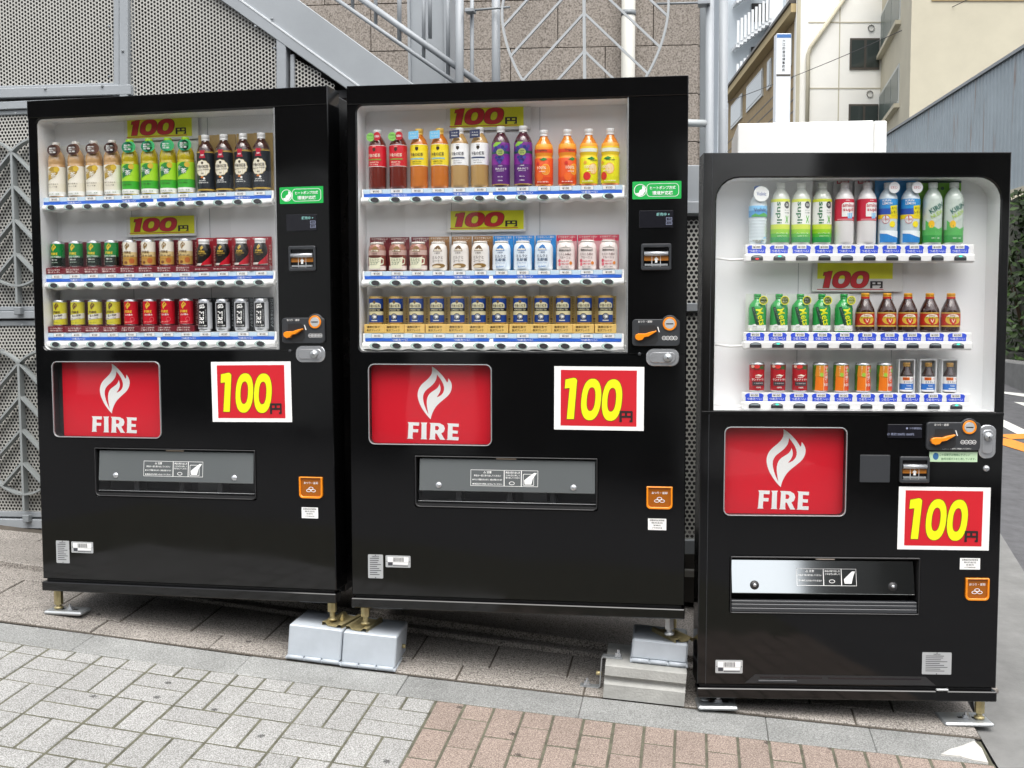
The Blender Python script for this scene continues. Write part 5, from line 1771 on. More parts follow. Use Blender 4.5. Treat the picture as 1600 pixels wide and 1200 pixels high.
# concrete block with strap
p, q = ground(942, 1090, .008), ground(1069, 1104, .008)
MC, l = gframe(p, q)
cbk = thing('concrete_block', 'grooved grey concrete block bolted down beneath a white box by the middle machine', 'concrete block', MC)
m_cblock = mat('block_concrete', '9c9c98', .9, var=.16, vscale=9, bump=.5, bscale=110)
pr = [(.0, 0), (.0, .048), (.016, .062), (.016, .070), (.0, .080), (.002, .112), (.006, .116)]
b = MB()
vs = []
for x in (0, l):
    vs += [(x, y, z) for y, z in pr] + [(x, .26, .116), (x, .26, 0)]
n = len(pr) + 2
b.add(vs, [(k, n + k, n + (k + 1) % n, (k + 1) % n) for k in range(n)] + [tuple(range(n)), tuple(range(n, 2 * n))[::-1]])
b.build('block', m_cblock, cbk)
st = MB()
pts = [(.055, .09, .119), (-.012, .09, .119), (-.016, .09, .112), (-.016, .09, .012), (-.022, .09, .006), (-.085, .09, .006)]
for a, c in zip(pts, pts[1:]):
    dx, dz = c[0] - a[0], c[2] - a[2]
    L_ = math.hypot(dx, dz); nx, nz = -dz / L_ * .002, dx / L_ * .002
    v = [(a[0] + nx, .075, a[2] + nz), (c[0] + nx, .075, c[2] + nz), (c[0] - nx, .075, c[2] - nz), (a[0] - nx, .075, a[2] - nz)]
    v += [(x, .108, z) for x, _, z in v]
    st.add(v, [(0, 1, 2, 3), (7, 6, 5, 4), (0, 4, 5, 1), (2, 6, 7, 3), (1, 5, 6, 2), (0, 3, 7, 4)])
sp = st.build('strap', m_steel, cbk)
for x, z in ((.04, .122), (-.062, .009)):
    MB().lathe([(.0001, .024), (.005, .024), (.005, .014), (.011, .013), (.011, .004), (.014, .004), (.014, .0)][::-1], 6, x, .09, cz=z, smooth=False).build('strap_bolt', m_chrome, sp)
MB().tube([(-.032, .09, .055), (-.012, .09, .055)], .008, 8).build('side_bolt', m_brass, cbk)
M3b = MC @ T(l * .31, .055, .117)
t = thing('support_box', 'white steel box on the concrete block under the right leg of the middle machine', 'support box', M3b, 'white leg support boxes')
MB().cbox(0, .193, .006, .20, .012, .082, .006).build('box_cover', m_boxw, t)
MB().cbox(-.004, .197, -.002, .206, 0, .010, .002).build('base_flange', m_boxw, t)
for k in range(3):
    MB().tube([(.193 * k / 3 + .003, -.001, .010), (.193 * (k + 1) / 3 - .003, -.001, .010)], .0075, 10).build('hinge_knuckle', m_boxw, t)
bracket(t, .165, .045, .084, R(35), .05, .12)
# ------------------------------------------------------------------ sample drinks on the shelves (top-level things)
def ink(h, rough=.35, coat=0.0):
    return mat('ink_' + h, h, rough, coat=coat)
def liquid(h):
    return mat('liquid_' + h, h, .12, coat=.8, spec=.6)
m_cap = mat('cap_white', 'ececea', .35)
m_can = mat('can_silver', 'c9cbcd', .25, metal=.9)
m_clearb = glass('clear_bottle', 'f8fafa', .03, 1.3)
B500 = [(.0001, 0), (.026, 0), (.0300, .003), (.0315, .010), (.0315, .146), (.0300, .156), (.0245, .169), (.0175, .179), (.0138, .184), (.0130, .188)]
BTEA = [(.0001, 0), (.026, 0), (.0300, .003), (.0312, .010), (.0312, .118), (.0300, .121), (.0312, .125), (.0312, .136), (.0290, .150), (.0215, .166), (.0150, .176), (.0130, .184)]
BORG = [(.0001, 0), (.026, 0), (.0300, .004), (.0315, .010), (.0315, .092), (.0290, .099), (.0290, .103), (.0315, .110), (.0315, .126), (.0295, .140), (.0205, .156), (.0140, .166), (.0130, .172)]
BMET = [(.0001, 0), (.026, 0), (.0290, .003), (.0300, .008), (.0300, .078), (.0270, .090), (.0170, .102), (.0115, .108), (.0110, .112)]
BNRG = [(.0001, 0), (.026, 0), (.0295, .003), (.0312, .008), (.0312, .070), (.0295, .078), (.0205, .098), (.0140, .111), (.0125, .118)]
BESC = [(.0001, 0), (.019, 0), (.0215, .003), (.0215, .056), (.0195, .063), (.0115, .079), (.0100, .088)]
BDEM = [(.0001, 0), (.023, 0), (.0262, .004), (.0262, .056), (.0250, .066), (.0205, .079), (.0185, .083)]
BMLK = [(.0001, 0), (.027, 0), (.0312, .004), (.0312, .074), (.0290, .085), (.0240, .092), (.0230, .094)]
CAN = [(.0001, 0), (.021, 0), (.0228, .002), (.0252, .006), (.0252, .086), (.0238, .090), (.0230, .092), (.0219, .092), (.0210, .089), (.0001, .0885)]
CANT = [(.0001, 0), (.021, 0), (.0225, .002), (.0255, .008), (.0255, .108), (.0235, .116), (.0225, .119), (.0214, .119), (.0205, .116), (.0001, .1155)]
CAN0 = CAN
CAN = [(r, z * 1.07) for r, z in CAN]
ZS = 1.07
def Rz(prof, z):
    for p, q in zip(prof[1:], prof[2:]):
        if p[1] <= z <= q[1] and q[1] > p[1]:
            return p[0] + (q[0] - p[0]) * (z - p[1]) / (q[1] - p[1])
    return prof[-1][0]
def band_prof(prof, z0, z1, off):
    zs = sorted({z0, z1} | {p[1] for p in prof if z0 < p[1] < z1})
    return [(Rz(prof, z) + off, z) for z in zs]
def recipe(prof, body, cap=None, bands=(), polys=(), texts=(), tags=(), card=None, stand=None, zoff=0.0, cap_ring=None, tray=None):
    """-> list of (part name, mesh). cap = (z0, z1, r, material)"""
    if prof is CAN:                                # taller can: stretch its print with it
        bands = [(z0 * ZS, z1 * ZS, m) for z0, z1, m in bands]
        polys = [([(x, z * ZS) for x, z in lp], m) for lp, m in polys]
        texts = [(s, x, z * ZS, h * ZS, w, m, r_) for s, x, z, h, w, m, r_ in texts]
    out = []
    R0 = max(p[0] for p in prof)
    def wrap(off):
        def f(x, z):
            r = Rz(prof, max(z - zoff, .0021)) + off
            a = max(-1.5, min(1.5, x / R0))
            return (r * math.sin(a), -r * math.cos(a), z)
        return f
    b = MB().lathe([(r, z + zoff) for r, z in prof], 22)
    out.append(('container', b.mesh('container', [body])))
    if cap:
        z0, z1, r, cm = cap
        b = MB()
        h = z1 - z0
        pr = [(r * .98, z0), (r, z0 + .002), (r, z0 + h * .22), (r * .96, z0 + h * .25), (r * .96, z0 + h * .3), (r, z0 + h * .32), (r, z1 - .002), (r * .93, z1), (.0001, z1)]
        b.lathe([(q[0], q[1] + zoff) for q in pr], 20)
        out.append(('cap', b.mesh('cap', [cm])))
    if cap_ring:
        z0, z1, r, cm = cap_ring
        out.append(('cap_ring', MB().lathe([(r, z0 + zoff), (r, z1 + zoff)], 18).mesh('cap_ring', [cm])))
    b = MB()
    ms = []
    def mi(m):
        if m not in ms:
            ms.append(m)
        return ms.index(m)
    lvl = 0
    for z0, z1, m in bands:
        lvl += 1
        b.lathe([(r, z + zoff) for r, z in band_prof(prof, z0, z1, .0003 + .00004 * lvl)], 22, m=mi(m))
    k = 0
    for lp, m in polys:
        k += 1
        b.wpoly([(x, z + zoff) for x, z in lp], mi(m), wrap(.0008 + .00012 * k))
    for s, x, z, h, w, m, rot in texts:
        k += 1
        g = s if isinstance(s, tuple) else G(s, .012)
        b.put(g, x, z + zoff, h, w, 0, mi(m), rot, 0, wrap(.0010 + .00012 * k))
    if b.v:
        out.append(('label', b.mesh('label', ms)))
    for cx, cz, rx, rz, m, txt, tm in tags:
        b = MB().prism([ell(cx, cz + zoff, rx, rz, 24) if rx < rz * 1.15 else [(cx - rx, cz + zoff - rz - .002), (cx + rx, cz + zoff - rz + .002), (cx + rx, cz + zoff + rz + .002), (cx - rx, cz + zoff + rz - .002)]], -R0 - .0045, -R0 - .0035, 0)
        tms = [m]
        n = len(txt)
        for q, s in enumerate(txt):
            b.put(G(s, .015) if isinstance(s, str) else s, cx, cz + zoff + (n - 1 - 2 * q) * rz * .36 / max(1, n - 1) if n > 1 else cz + zoff, rz * (.30 if n > 1 else .5), rx * 1.25, -R0 - .0048, 1)
        out.append(('neck_tag', b.mesh('neck_tag', [m, tm])))
    if card:
        w, h, m, items = card
        b = MB().prism([rrect(-w / 2, w / 2, 0, h, .002)], .0325, .0338, 0)
        cms = [m]
        for kind, dat, mm in items:
            if mm not in cms:
                cms.append(mm)
            i = cms.index(mm)
            if kind == 'r':
                x0, x1, z0, z1 = dat
                b.prism([[(x0, z0), (x1, z0), (x1, z1), (x0, z1)]], .0318, .0324, i, back=False)
            elif kind == 'v':                      # vertical writing
                s, x, z1, hh = dat
                for q, ch in enumerate(s):
                    b.put(G(ch, .015), x, z1 - q * hh * 1.12, hh * .9, None if ch in '、。' else hh * .9, .0312, i)
            elif kind == 't':
                s, x, z, hh, ww = dat
                b.put(G(s, .015), x, z, hh, ww, .0312, i)
            elif kind == 'p':
                b.tess([dat], .0315, i)
        out.append(('display_card', b.mesh('display_card', cms)))
    if stand:
        w, h, m, lines, tm = stand
        b = MB().cbox(-w / 2, w / 2, -.0275, .0305, 0, h, .0012)
        for q, s in enumerate(lines):
            b.put(G(s, .015), -.003, h - (q + .85) * h / (len(lines) + .7), h * .27, w * .66, -.0279, 1)
        out.append(('stand', b.mesh('stand', [m, tm])))
    if tray:
        w, h, m = tray
        b = MB().prism([rrect(-w / 2, w / 2, -.001, h, .001), rrect(-w / 2 + .003, w / 2 - .003, .001, h - .004, .001)], -.002, .031).box(-w / 2 + .003, w / 2 - .003, .029, .030, .001, h - .004)
        out.append(('tray', b.mesh('tray', [m])))
    return out
PI = math.pi
wht, blk = ink('f2f2ee'), ink('1d1d20')
gold, mar = ink('c9a84a'), ink('7a1f2c')
TEA = '午後の紅茶'
def leafpoly(cx, z0, z1, w):
    h = z1 - z0
    return [(cx - w * .42, z0), (cx - w * .2, z0 + h * .10), (cx + w * .25, z0 + h * .28), (cx + w * .48, z0 + h * .55), (cx + w * .5, z0 + h * .85), (cx + w * .4, z1),
            (cx, z1 - h * .02), (cx - w * .35, z0 + h * .82), (cx - w * .45, z0 + h * .5)]
def crest(x, z, s, m):
    return ([(x, z - s), (x + s * .8, z - s * .2), (x + s * .75, z + s * .8), (x, z + s), (x - s * .75, z + s * .8), (x - s * .8, z - s * .2)], m)
REC = {}
def tea_bottle(liq, lab, txt, bar, sub, tagc=None, cap=m_cap, cl=None):
    return lambda: recipe(B500, liquid(liq), (.186, .207, .0145, cap), [(.078, .1495, ink(lab)), (.0765, .078, wht), (.1495, .151, wht)],
        [crest(-.002, .1345, .007, cl or ink('3b3024')), ([(-.030, .0985), (.022, .0985), (.022, .1035), (-.030, .1035)], ink(bar))],
        [(TEA, -.004, .1155, .0125, .047, ink(txt), 0), ('KIRIN', -.002, .145, .0028, .012, ink(txt), 0), (sub, -.003, .091, .0048, .034, ink(txt), 0), ('無果汁 紅茶飲料', -.003, .0835, .0032, .03, ink(txt), 0)],
        tagc or ())
REC['red_tea'] = tea_bottle('6e2418', 'cf1a2c', 'f4ead2', '8a9a3a', 'STRAIGHT TEA', [(-.013, .178, .0145, .0150, ink('8fd168'), ['お茶請に', 'たっぷり'], ink('3d6a2a')), (.011, .180, .0130, .0150, ink('c02a36'), ['KIRIN'], wht)])
def card_tag(hexbg, t1, t2, tc):
    return [(-.012, .181, .0175, .0135, ink(hexbg), [t1, t2], ink(tc))]
REC['yellow_tea'] = tea_bottle('c8701a', 'f0d818', '4a3a10', '8fc0c8', 'LEMON TEA', card_tag('7cc4ea', 'レモン', 'たっぷり', 'f4f4e8'), ink('e8c25a'))
REC['white_tea'] = tea_bottle('b8945c', 'f1f1f0', '3a3a42', '2f3f66', 'ミルクティー', card_tag('39405c', 'ミルク', '厳選茶葉', 'f2f2ee'))
def gtea(lo, hi, leafc, leaf2, neck, tagc, txtc, words):
    return lambda: recipe(BTEA, liquid(neck), (.184, .204, .0142, ink(hi) if lo != 'e8e2cf' else ink('e6e2da')),
        [(.004, .020, wht), (.020, .050, ink(lo)), (.050, .088, ink(hi)), (.088, .112, ink(hi if lo != 'e8e2cf' else 'ece7d8'))],
        [(leafpoly(-.006, .058, .112, .046), ink(leafc)), (leafpoly(-.008, .064, .096, .034), ink(leaf2)), (ell(.012, .102, .010, .010, 16), ink('d2b23a'))],
        [('生', -.016, .090, .017, .017, wht, 0), ('茶', .000, .080, .019, .019, wht, 0), (words[0], -.004, .047, .0055, .040, ink(txtc), 0), (words[1], -.004, .037, .0050, .034, ink(txtc), 0),
         ('はじめる、生茶', -.004, .011, .0045, .046, ink('6f8f6a'), 0)],
        [(.013, .1725, .0185, .0195, ink('6a4a3c' if lo == 'e8e2cf' else '3fae6a'), ['茶'], ink('6a4a3c' if lo == 'e8e2cf' else '3fae6a')), (.002, .171, .0205, .0200, ink(tagc), ['新生', '酵母キリン', '生茶'], wht)],
        (.068, .197, mat('bag_white', 'e4e6e0', .3, coat=.4), []))
REC['cream_tea'] = gtea('e8e2cf', 'ece7d8', 'a88a34', 'b99b46', 'bf9a6a', '4a3430', '5a4a38', ('香りうるおう', 'ブレンド茶'))
REC['green_tea'] = gtea('3fae34', 'a6d82e', '2f8a3a', '1f6a42', 'b5a418', '12805a', '3f7a2a', ('しみわたる旨さ', '緑茶'))
def scallop(cx, cz, rx, rz, n=12):
    return [(cx + rx * (1 + .04 * math.cos(n * a)) * math.cos(a), cz + rz * (1 + .04 * math.cos(n * a)) * math.sin(a)) for a in [2 * PI * k / 48 for k in range(48)]]
REC['black_tea'] = lambda: recipe(B500, liquid('3a1a12'), (.187, .208, .0148, m_cap), [(.006, .010, gold), (.013, .142, ink('20262c')), (.142, .1445, gold), (.1465, .1475, gold), (.010, .0115, gold)],
    [(scallop(-.006, .086, .0285, .029), ink('cdbb82')), (scallop(-.006, .086, .027, .0275), ink('ece6d2')), ([(-.017, .122), (.007, .122), (.003, .136), (.006, .150), (-.015, .150), (-.012, .136)], ink('b01c34')), crest(-.005, .104, .0055, ink('4a4030')), (ell(.001, .049, .004, .004, 10), wht), (ell(-.006, .053, .006, .003, 10), ink('d87a2a'))],
    [(TEA, -.005, .092, .0125, .043, ink('3a342a'), 0), ('Espresso Straight', -.004, .080, .0055, .046, ink('4a4438'), .08), ('無糖', -.005, .067, .005, .010, ink('4a4438'), 0), ('香料 無添加', -.006, .041, .0045, .024, wht, 0), ('紅茶葉100%使用', -.004, .034, .0042, .036, wht, 0), ('無糖', -.004, .132, .006, .011, wht, 0)],
    card=(.070, .214, mat('card_tan', 'c2a468', .5, var=.1, vscale=30), []))
def grapes(cx, cz, r, pts, c):
    return [(ell(cx + x * r, cz + z * r, r * .6, r * .6, 12), ink(c[i % len(c)])) for i, (x, z) in enumerate(pts)]
REC['grape'] = lambda: recipe(B500, liquid('4a2030'), (.187, .208, .0150, m_cap), [(.006, .009, gold), (.009, .075, ink('5f2a78')), (.075, .105, ink('8a2a96')), (.105, .150, ink('7a2a8e')), (.112, .121, ink('1f5a4a'))],
    [([(-.030, .140), (-.016, .152), (.004, .150), (-.006, .140), (-.022, .134)], ink('8cc63f'))] + grapes(0, .128, .010, [(-1.6, .4), (-.4, .9), (.8, .6), (1.6, -.2), (.4, -.4), (-.9, -.5), (-2.2, -.6), (2.2, .8)], ['353a8a', '4a4aa0', '2d2f78'])
    + grapes(0, .096, .009, [(-1.5, .3), (-.3, .5), (.9, .2), (-.8, -.8), (.3, -.8), (-.2, -1.6)], ['353a8a', '2d2f78', '4a4aa0']) + [(ell(0, .1165, .0125, .0115, 18), ink('a8b868'))],
    [('小岩井', 0, .1195, .006, .014, ink('1f5a3a'), 0), ('純水果', 0, .1125, .0045, .014, ink('1f5a3a'), 0), ('小岩井', 0, .070, .0045, .014, wht, 0), ('純水ぶどう', .002, .060, .0075, .036, wht, 0), ('GRAPE JUICE', 0, .052, .0032, .024, wht, 0), ('果汁 20%', 0, .033, .0042, .016, wht, 0), ('KIRIN', 0, .020, .0035, .014, wht, 0)])
def orange(k, fr):
    base, top = ('e85a20', 'f29a2c') if k < 2 else ('e6e01a', 'f0d02c')
    dx = (0, .014, .010, -.012)[k]
    polys = [([(-.038, .112), (.038, .112), (.038, .124), (-.038, .124)], ink('e9502a' if k < 2 else 'e8ecdc')),
             (ell(dx + .010, .055, .016, .019, 18), ink('f6b24a')), (ell(dx + .010, .055, .0135, .0165, 18), ink('f08a2a' if k < 2 else 'f3d9a0')),
             ([(dx - .012, .088), (dx + .004, .096), (dx + .016, .090), (dx + .004, .084)], ink('2f8a3a')),
             (ell(dx - .012, .030, .013, .014, 16), ink('ee6a24' if k < 2 else 'd8322a')), (ell(dx - .018, .076, .006, .006, 12), ink('dc3a2a' if k < 2 else 'f0b040'))]
    return recipe(BORG, liquid('e0821c'), (.171, .192, .0148, m_cap), [(.006, .030, ink('dd4a22' if k < 2 else 'e0dc1c')), (.030, .094, ink(base)), (.094, .130, ink(top)), (.130, .142, ink('f0a830'))],
        polys, [('Tropicana', dx - .004 if k < 2 else dx + .012, .119 if k < 2 else .084, .0085, .036 if k < 2 else .030, ink('0f4a3a'), 0), ('100%', dx - .004, .061, .0105, .030, ink('f8ead0') if k else ink('fbe9c8'), 0),
                ('ORANGE' if k < 2 else 'APPLE', dx - .002, .048, .0038, .022, wht, 0), ('果汁100% 濃縮還元', 0, .013, .0038, .038, wht, 0)])
for k in range(4):
    REC['orange%d' % k] = (lambda k=k: orange(k, 0))
mcard = mat('card_maroon', '6f1a26', .35, coat=.3)
mcard2 = mat('card_red', 'a81a2a', .35, coat=.3)
dcard = mat('card_charcoal', '24292d', .35, coat=.3)
SIDE = ('v', ('ガツンと旨い、', .0305, .108, .0125), ink('d9b8a8'))
def coffee(bands, flame, firec, polys, texts, stand_lines, card=mcard):
    return lambda: recipe(CAN, m_can, None, bands, polys, [(FLAME_LO, -.002, .070, .0265, .0165, flame, 0), (FIRE, -.002, .049, .0088, .027, firec, 0)] + texts,
        card=(.0735, .122, card, [SIDE]), stand=(.0735, .023, card, stand_lines, ink('e8dcd4')), zoff=.0232)
REC['zero_can'] = coffee([(.006, .036, ink('14201a', .25)), (.036, .084, ink('17803a', .25))], ink('e2c42c'), ink('e2c42c'),
    [([(-.036, .028), (.036, .040), (.036, .034), (-.036, .036)], ink('14402a'))],
    [('挽きたてZERO', 0, .0385, .0072, .046, wht, 0), ('糖類 0 ゼロ', -.002, .028, .005, .022, wht, 0), ('ZERO SUGAR', -.002, .019, .0035, .026, ink('b8c8b8'), 0)], ['ほどよい甘さの', '香ばしさ。'])
REC['aulait_can'] = coffee([(.006, .034, ink('c79a4e', .25)), (.034, .050, ink('dcc58e', .25)), (.050, .084, ink('e9e4d6', .25))], ink('8a6a2a'), ink('5a4018'),
    [(ell(.014, .020, .010, .009, 14), ink('b5622a')), (ell(-.008, .014, .007, .005, 12), ink('7a4a22'))],
    [('Café au Lait', 0, .0375, .0075, .044, ink('4a3418'), 0), ('カフェオレ', -.002, .026, .0042, .024, ink('6a4a20'), 0)], ['直火仕立ての', 'カフェオレ。'])
REC['yellow_can'] = coffee([(.006, .084, ink('cdc436', .25))], ink('5a1f14'), ink('4a2a10'),
    [([(-.036, .020), (.036, .028), (.036, .046), (-.036, .038)], ink('e8e6da'))],
    [('直火微糖', .003, .037, .0085, .032, ink('3a2a1a'), .10), ('FIRE COFFEE', 0, .027, .004, .036, ink('6a5a7a'), .10), ('コーヒー', -.002, .013, .004, .022, ink('5a4a1a'), 0)], ['いつも旨い', '味の定番。'])
REC['red_can'] = coffee([(.006, .084, ink('c4182a', .25))], ink('e6c23a'), ink('e6c23a'),
    [(ell(.012, .022, .008, .008, 16), ink('d8626a')), (ell(.012, .022, .0065, .0065, 16), ink('c4182a'))],
    [('火の恵み', .000, .038, .0065, .028, wht, 0), ('KIRIN COFFEE', -.003, .013, .0035, .026, ink('f0b8a8'), 0)], ['ふかくほのか', 'に香りうまさ。'])
REC['demitasse_can'] = lambda: recipe(BDEM, ink('1a1614', .25), (.082, .099, .0198, m_cap), [(.0045, .012, ink('d8d0c8', .3))],
    [([(-.006, .004), (.040, .010), (.040, .056), (.030, .040), (.012, .024), (-.002, .012)], ink('c0182a', .25))],
    [(FLAME_LO, -.002, .068, .018, .0115, ink('d8b23a'), 0), (FIRE, -.002, .0545, .0068, .022, ink('d8b23a'), 0), ('DEMITASSE', -.001, .047, .0045, .030, ink('b89a3a'), 0), ('SHOT', -.002, .040, .004, .014, ink('8a7430'), 0)],
    card=(.0735, .126, mcard2, [('t', ('デミタスショット', -.004, .1185, .0085, .056), wht), ('v', ('ガツンと旨い、', .0305, .092, .0105), ink('e6c8b8'))]), stand=(.0735, .018, mcard, ['深く煎ったコク。'], ink('e8dcd4')), zoff=.0182)
REC['slim_can'] = lambda: recipe(CANT, m_can, None, [(.010, .106, ink('c8cbce', .25))],
    [(rrect(-.021, .017, .016, .104, .002), ink('17181a', .3))],
    [(FLAME_LO, -.002, .091, .024, .020, wht, PI / 2 * 0 - .6), (FIRE, -.004, .052, .019, .046, wht, -PI / 2), ('BLACK AND DEEP ROAST', .0115, .058, .0034, .044, ink('b8babc'), -PI / 2), ('ブラック 無糖', -.002, .0215, .0052, .030, wht, 0), ('KIRIN', -.004, .0125, .0032, .012, blk, 0)],
    card=(.0735, .124, dcard, [('v', ('ゴクゴク飲める、', .0308, .112, .0118), ink('aeb6b8'))]))
def milk(bg, hdr, body, hd_text, polys, texts, tc, hc='f4eee6', band=None):
    cm = mat('card_' + bg, bg, .4, coat=.3)
    return lambda: recipe(BMLK, ink(body, .2, .4), (.0925, .1005, .0240, ink('e6e2da')), band or [(.004, .070, ink(body, .2, .4))], polys, texts,
        card=(.0715, .1215, cm, [('r', (-.0357, .0357, .101, .1213), ink(hdr)), ('t', (hd_text[0], 0, .1155, .0075, .060), ink(hc)), ('t', (hd_text[1], 0, .1065, .0065, .042), ink(hc))]))
def roof(c):
    return [([(-.016, .066), (.016, .066), (.013, .074), (.008, .084), (.002, .088), (-.004, .084), (-.010, .078)], ink(c)), ([(-.0135, .068), (.0135, .068), (.011, .073), (-.011, .073)], ink('efe6d2'))]
REC['cocoa'] = milk('7a2a30', '6a1622', '9c6a5a', ('ココアがおいしい', 'ミルクココア！'),
    roof('8a6a3c') + [([(-.022, .008), (.018, .008), (.023, .050), (-.027, .050)], ink('e9e8cc')), (ell(-.002, .050, .0245, .0050, 20), ink('5a2a20')), ([(.019, .020), (.031, .024), (.033, .042), (.022, .046), (.022, .041), (.029, .039), (.0275, .028), (.020, .025)], ink('e9e8cc'))],
    [('ミルクと', -.002, .038, .0105, .034, ink('3a5a2a'), 0), ('ココア', -.004, .026, .0098, .028, ink('3a5a2a'), 0), ('小岩井', -.002, .060, .0065, .020, ink('4a2a1a'), 0), ('MILK', -.001, .0705, .004, .014, ink('4a2a1a'), 0)], None,
    band=[(.004, .018, ink('e8dcd4', .2)), (.018, .055, ink('8c4a40', .2)), (.055, .072, ink('c8aaa0', .2))])
REC['coffee_milk'] = milk('8a6238', '9a7040', 'ebe6e0', ('ミルクがおいしい', 'ミルクコーヒー'),
    roof('6a5030') + [(ell(.004, .016, .024, .0080, 22, .2), ink('8a6a34')), (ell(-.004, .013, .015, .0045, 18, .2), ink('e6d6b8'))],
    [('小岩井', -.001, .060, .0065, .020, ink('4a3a2a'), 0), ('ミルクと', .000, .045, .0105, .036, ink('5a4a42'), 0), ('コーヒー', .000, .033, .0095, .036, ink('5a4a42'), 0)], None)
REC['lactic'] = milk('2f8fd4', '2f8fdc', 'e4eef6', ('毎日おいしく飲む', 'ヨーグルトテイスト'),
    roof('3a78b8') + [(ell(.004, .020, .019, .0165, 22), ink('c4ddee')), (ell(.004, .020, .0175, .0150, 22), ink('e4eef6'))],
    [('小岩井', 0, .060, .0065, .020, ink('2a4a7a'), 0), ('ミルクと', .001, .0475, .0110, .038, ink('3a4a66'), 0), ('乳酸菌', .001, .0350, .0105, .036, ink('3a5070'), 0), ('ヨーグルトテイスト', 0, .0240, .0055, .032, ink('4a78b0'), 0), ('Koiwai', 0, .0120, .0055, .024, ink('4a8ac8'), .06)], None)
REC['peach'] = milk('d8a8ac', 'cf3a56', 'ece0dc', ('とろあまずっぱい', ''.join(['もも', 'ドリンク'])),
    [([(-.022, .066), (.022, .066), (.020, .074), (.006, .078), (.004, .086), (.001, .078), (-.020, .074)], ink('a8a49c')), ([(-.020, .068), (.020, .068), (.018, .072), (-.018, .072)], ink('ece0dc')),
     (ell(-.020, .030, .0055, .006, 12), ink('d8586a')), (ell(-.019, .018, .0055, .006, 12), ink('e27a86')), (ell(.021, .022, .0058, .006, 12), ink('e08a3a'))],
    [("Milkichan's", 0, .066, .0075, .040, ink('4a4442'), 0), ('とろとろ桃の', 0, .052, .0085, .044, ink('6a4a46'), 0), ('フルーニュ', 0, .041, .0080, .038, ink('6a4a46'), 0), ('Peach and', .000, .029, .0058, .026, ink('c83a4e'), .06), ('Mango', .002, .019, .0062, .024, ink('c83a4e'), .06), ('果汁入り飲料', 0, .0085, .0042, .028, ink('5a4a46'), 0)], None)
gcard = mat('card_gold', 'cdb26c', .4, coat=.3)
REC['espresso_can'] = lambda: recipe(CAN, ink('b99a56', .25), None, [(.006, .030, ink('24458e', .25)), (.030, .042, ink('d9cfa4', .25)), (.042, .052, ink('24262c', .25)), (.052, .064, ink('24458e', .25)), (.064, .084, ink('24458e', .25))],
    [([(-.024, .053), (.024, .053), (.024, .064), (.018, .069), (.008, .071), (-.008, .071), (-.018, .069), (-.024, .064)], ink('e2dcb8')), crest(0, .072, .006, ink('6a5230')), (ell(0, .025, .0115, .0105, 20), ink('24262c')), (ell(0, .025, .0092, .0085, 20), ink('8a8f9a')), (ell(.001, .0245, .005, .004, 12), ink('f0eee4')),
     ([(-.010, .0105), (.010, .0105), (.010, .0135), (-.010, .0135)], ink('d8d8d0'))],
    [(TEA, 0, .060, .0100, .040, ink('2f3020'), 0), ('ESPRESSO TEA', 0, .047, .0055, .040, ink('c8c2a0'), 0)],
    card=(.0735, .128, gcard, [('v', ('エスプレッソティー微糖', .0295, .119, .0078), ink('5a4420'))]), stand=(.0735, .031, mat('stand_gold', 'e2bd6c', .35, coat=.3), ['濃厚紅茶で', '贅沢ブレイク'], ink('4a3414')), zoff=.0312)
# right machine
def water():
    r = [(.0001, 0), (.024, 0), (.0290, .004), (.0300, .012)]
    z = .018
    while z < .085:
        r += [(.0302, z), (.0285, z + .005), (.0302, z + .010)]
        z += .0105
    r += [(.0305, .098), (.0305, .124), (.0280, .140), (.0200, .158), (.0140, .168), (.0125, .178)]
    return recipe(r, mat('water_bottle', 'cddade', .1, coat=.8), (.176, .195, .0142, ink('3a6ab8')), [(.090, .112, ink('4a9ad4')), (.112, .128, ink('7cc0ea'))],
        [([(-.030, .091), (.030, .091), (.030, .099), (.012, .104), (-.004, .097), (-.016, .102), (-.030, .095)], ink('4aa84a')), ([(.000, .002), (.030, .003), (.030, .024), (.016, .024), (.006, .012)], ink('8cc4e8'))],
        [('Volvic', 0, .114, .0115, .042, ink('1f2a6a'), .04), ('NATURAL MINERAL', -.004, .012, .0045, .04, ink('6a6a2a'), 0), ('WATER', -.004, .0065, .0042, .02, ink('6a6a2a'), 0)],
        [(.002, .166, .0255, .0255, ink('eef2ee'), ['Volvic'], ink('5a6aa0'))])
REC['water'] = water
SUP = [(.006, .024, ink('2f9a52')), (.024, .036, ink('56b43a')), (.036, .050, ink('93cc2a')), (.050, .066, ink('cfe04a')), (.066, .146, ink('eef0ea'))]
REC['supli'] = lambda: recipe(B500, liquid('c9cfc4'), (.187, .205, .0145, ink('dfe4dc')), SUP + [(.140, .150, ink('d3dc3a'))],
    [(ell(.016, .130, .0105, .0120, 18), ink('4a4f4e')), (ell(.016, .130, .0090, .0105, 18), ink('3a3f3e')), ([(.010, .070), (.014, .082), (.010, .094), (.0125, .095), (.0165, .085), (.0205, .095), (.023, .094), (.0185, .082), (.023, .070), (.0205, .0695), (.0165, .079), (.0125, .0695)], ink('6abf4a'))],
    [('supli', -.012, .104, .0205, .072, ink('17703f'), -PI / 2), ('DX', .016, .130, .0085, .011, wht, 0), ('おいしく', .016, .112, .0042, .018, ink('5a6a62'), 0), ('水分補給', .016, .104, .0042, .018, ink('5a6a62'), 0), ('グレープフルーツ味', 0, .036, .0048, .038, ink('eef6e0'), 0), ('KIRIN サプリ', 0, .027, .0042, .030, ink('dff0d0'), 0)])
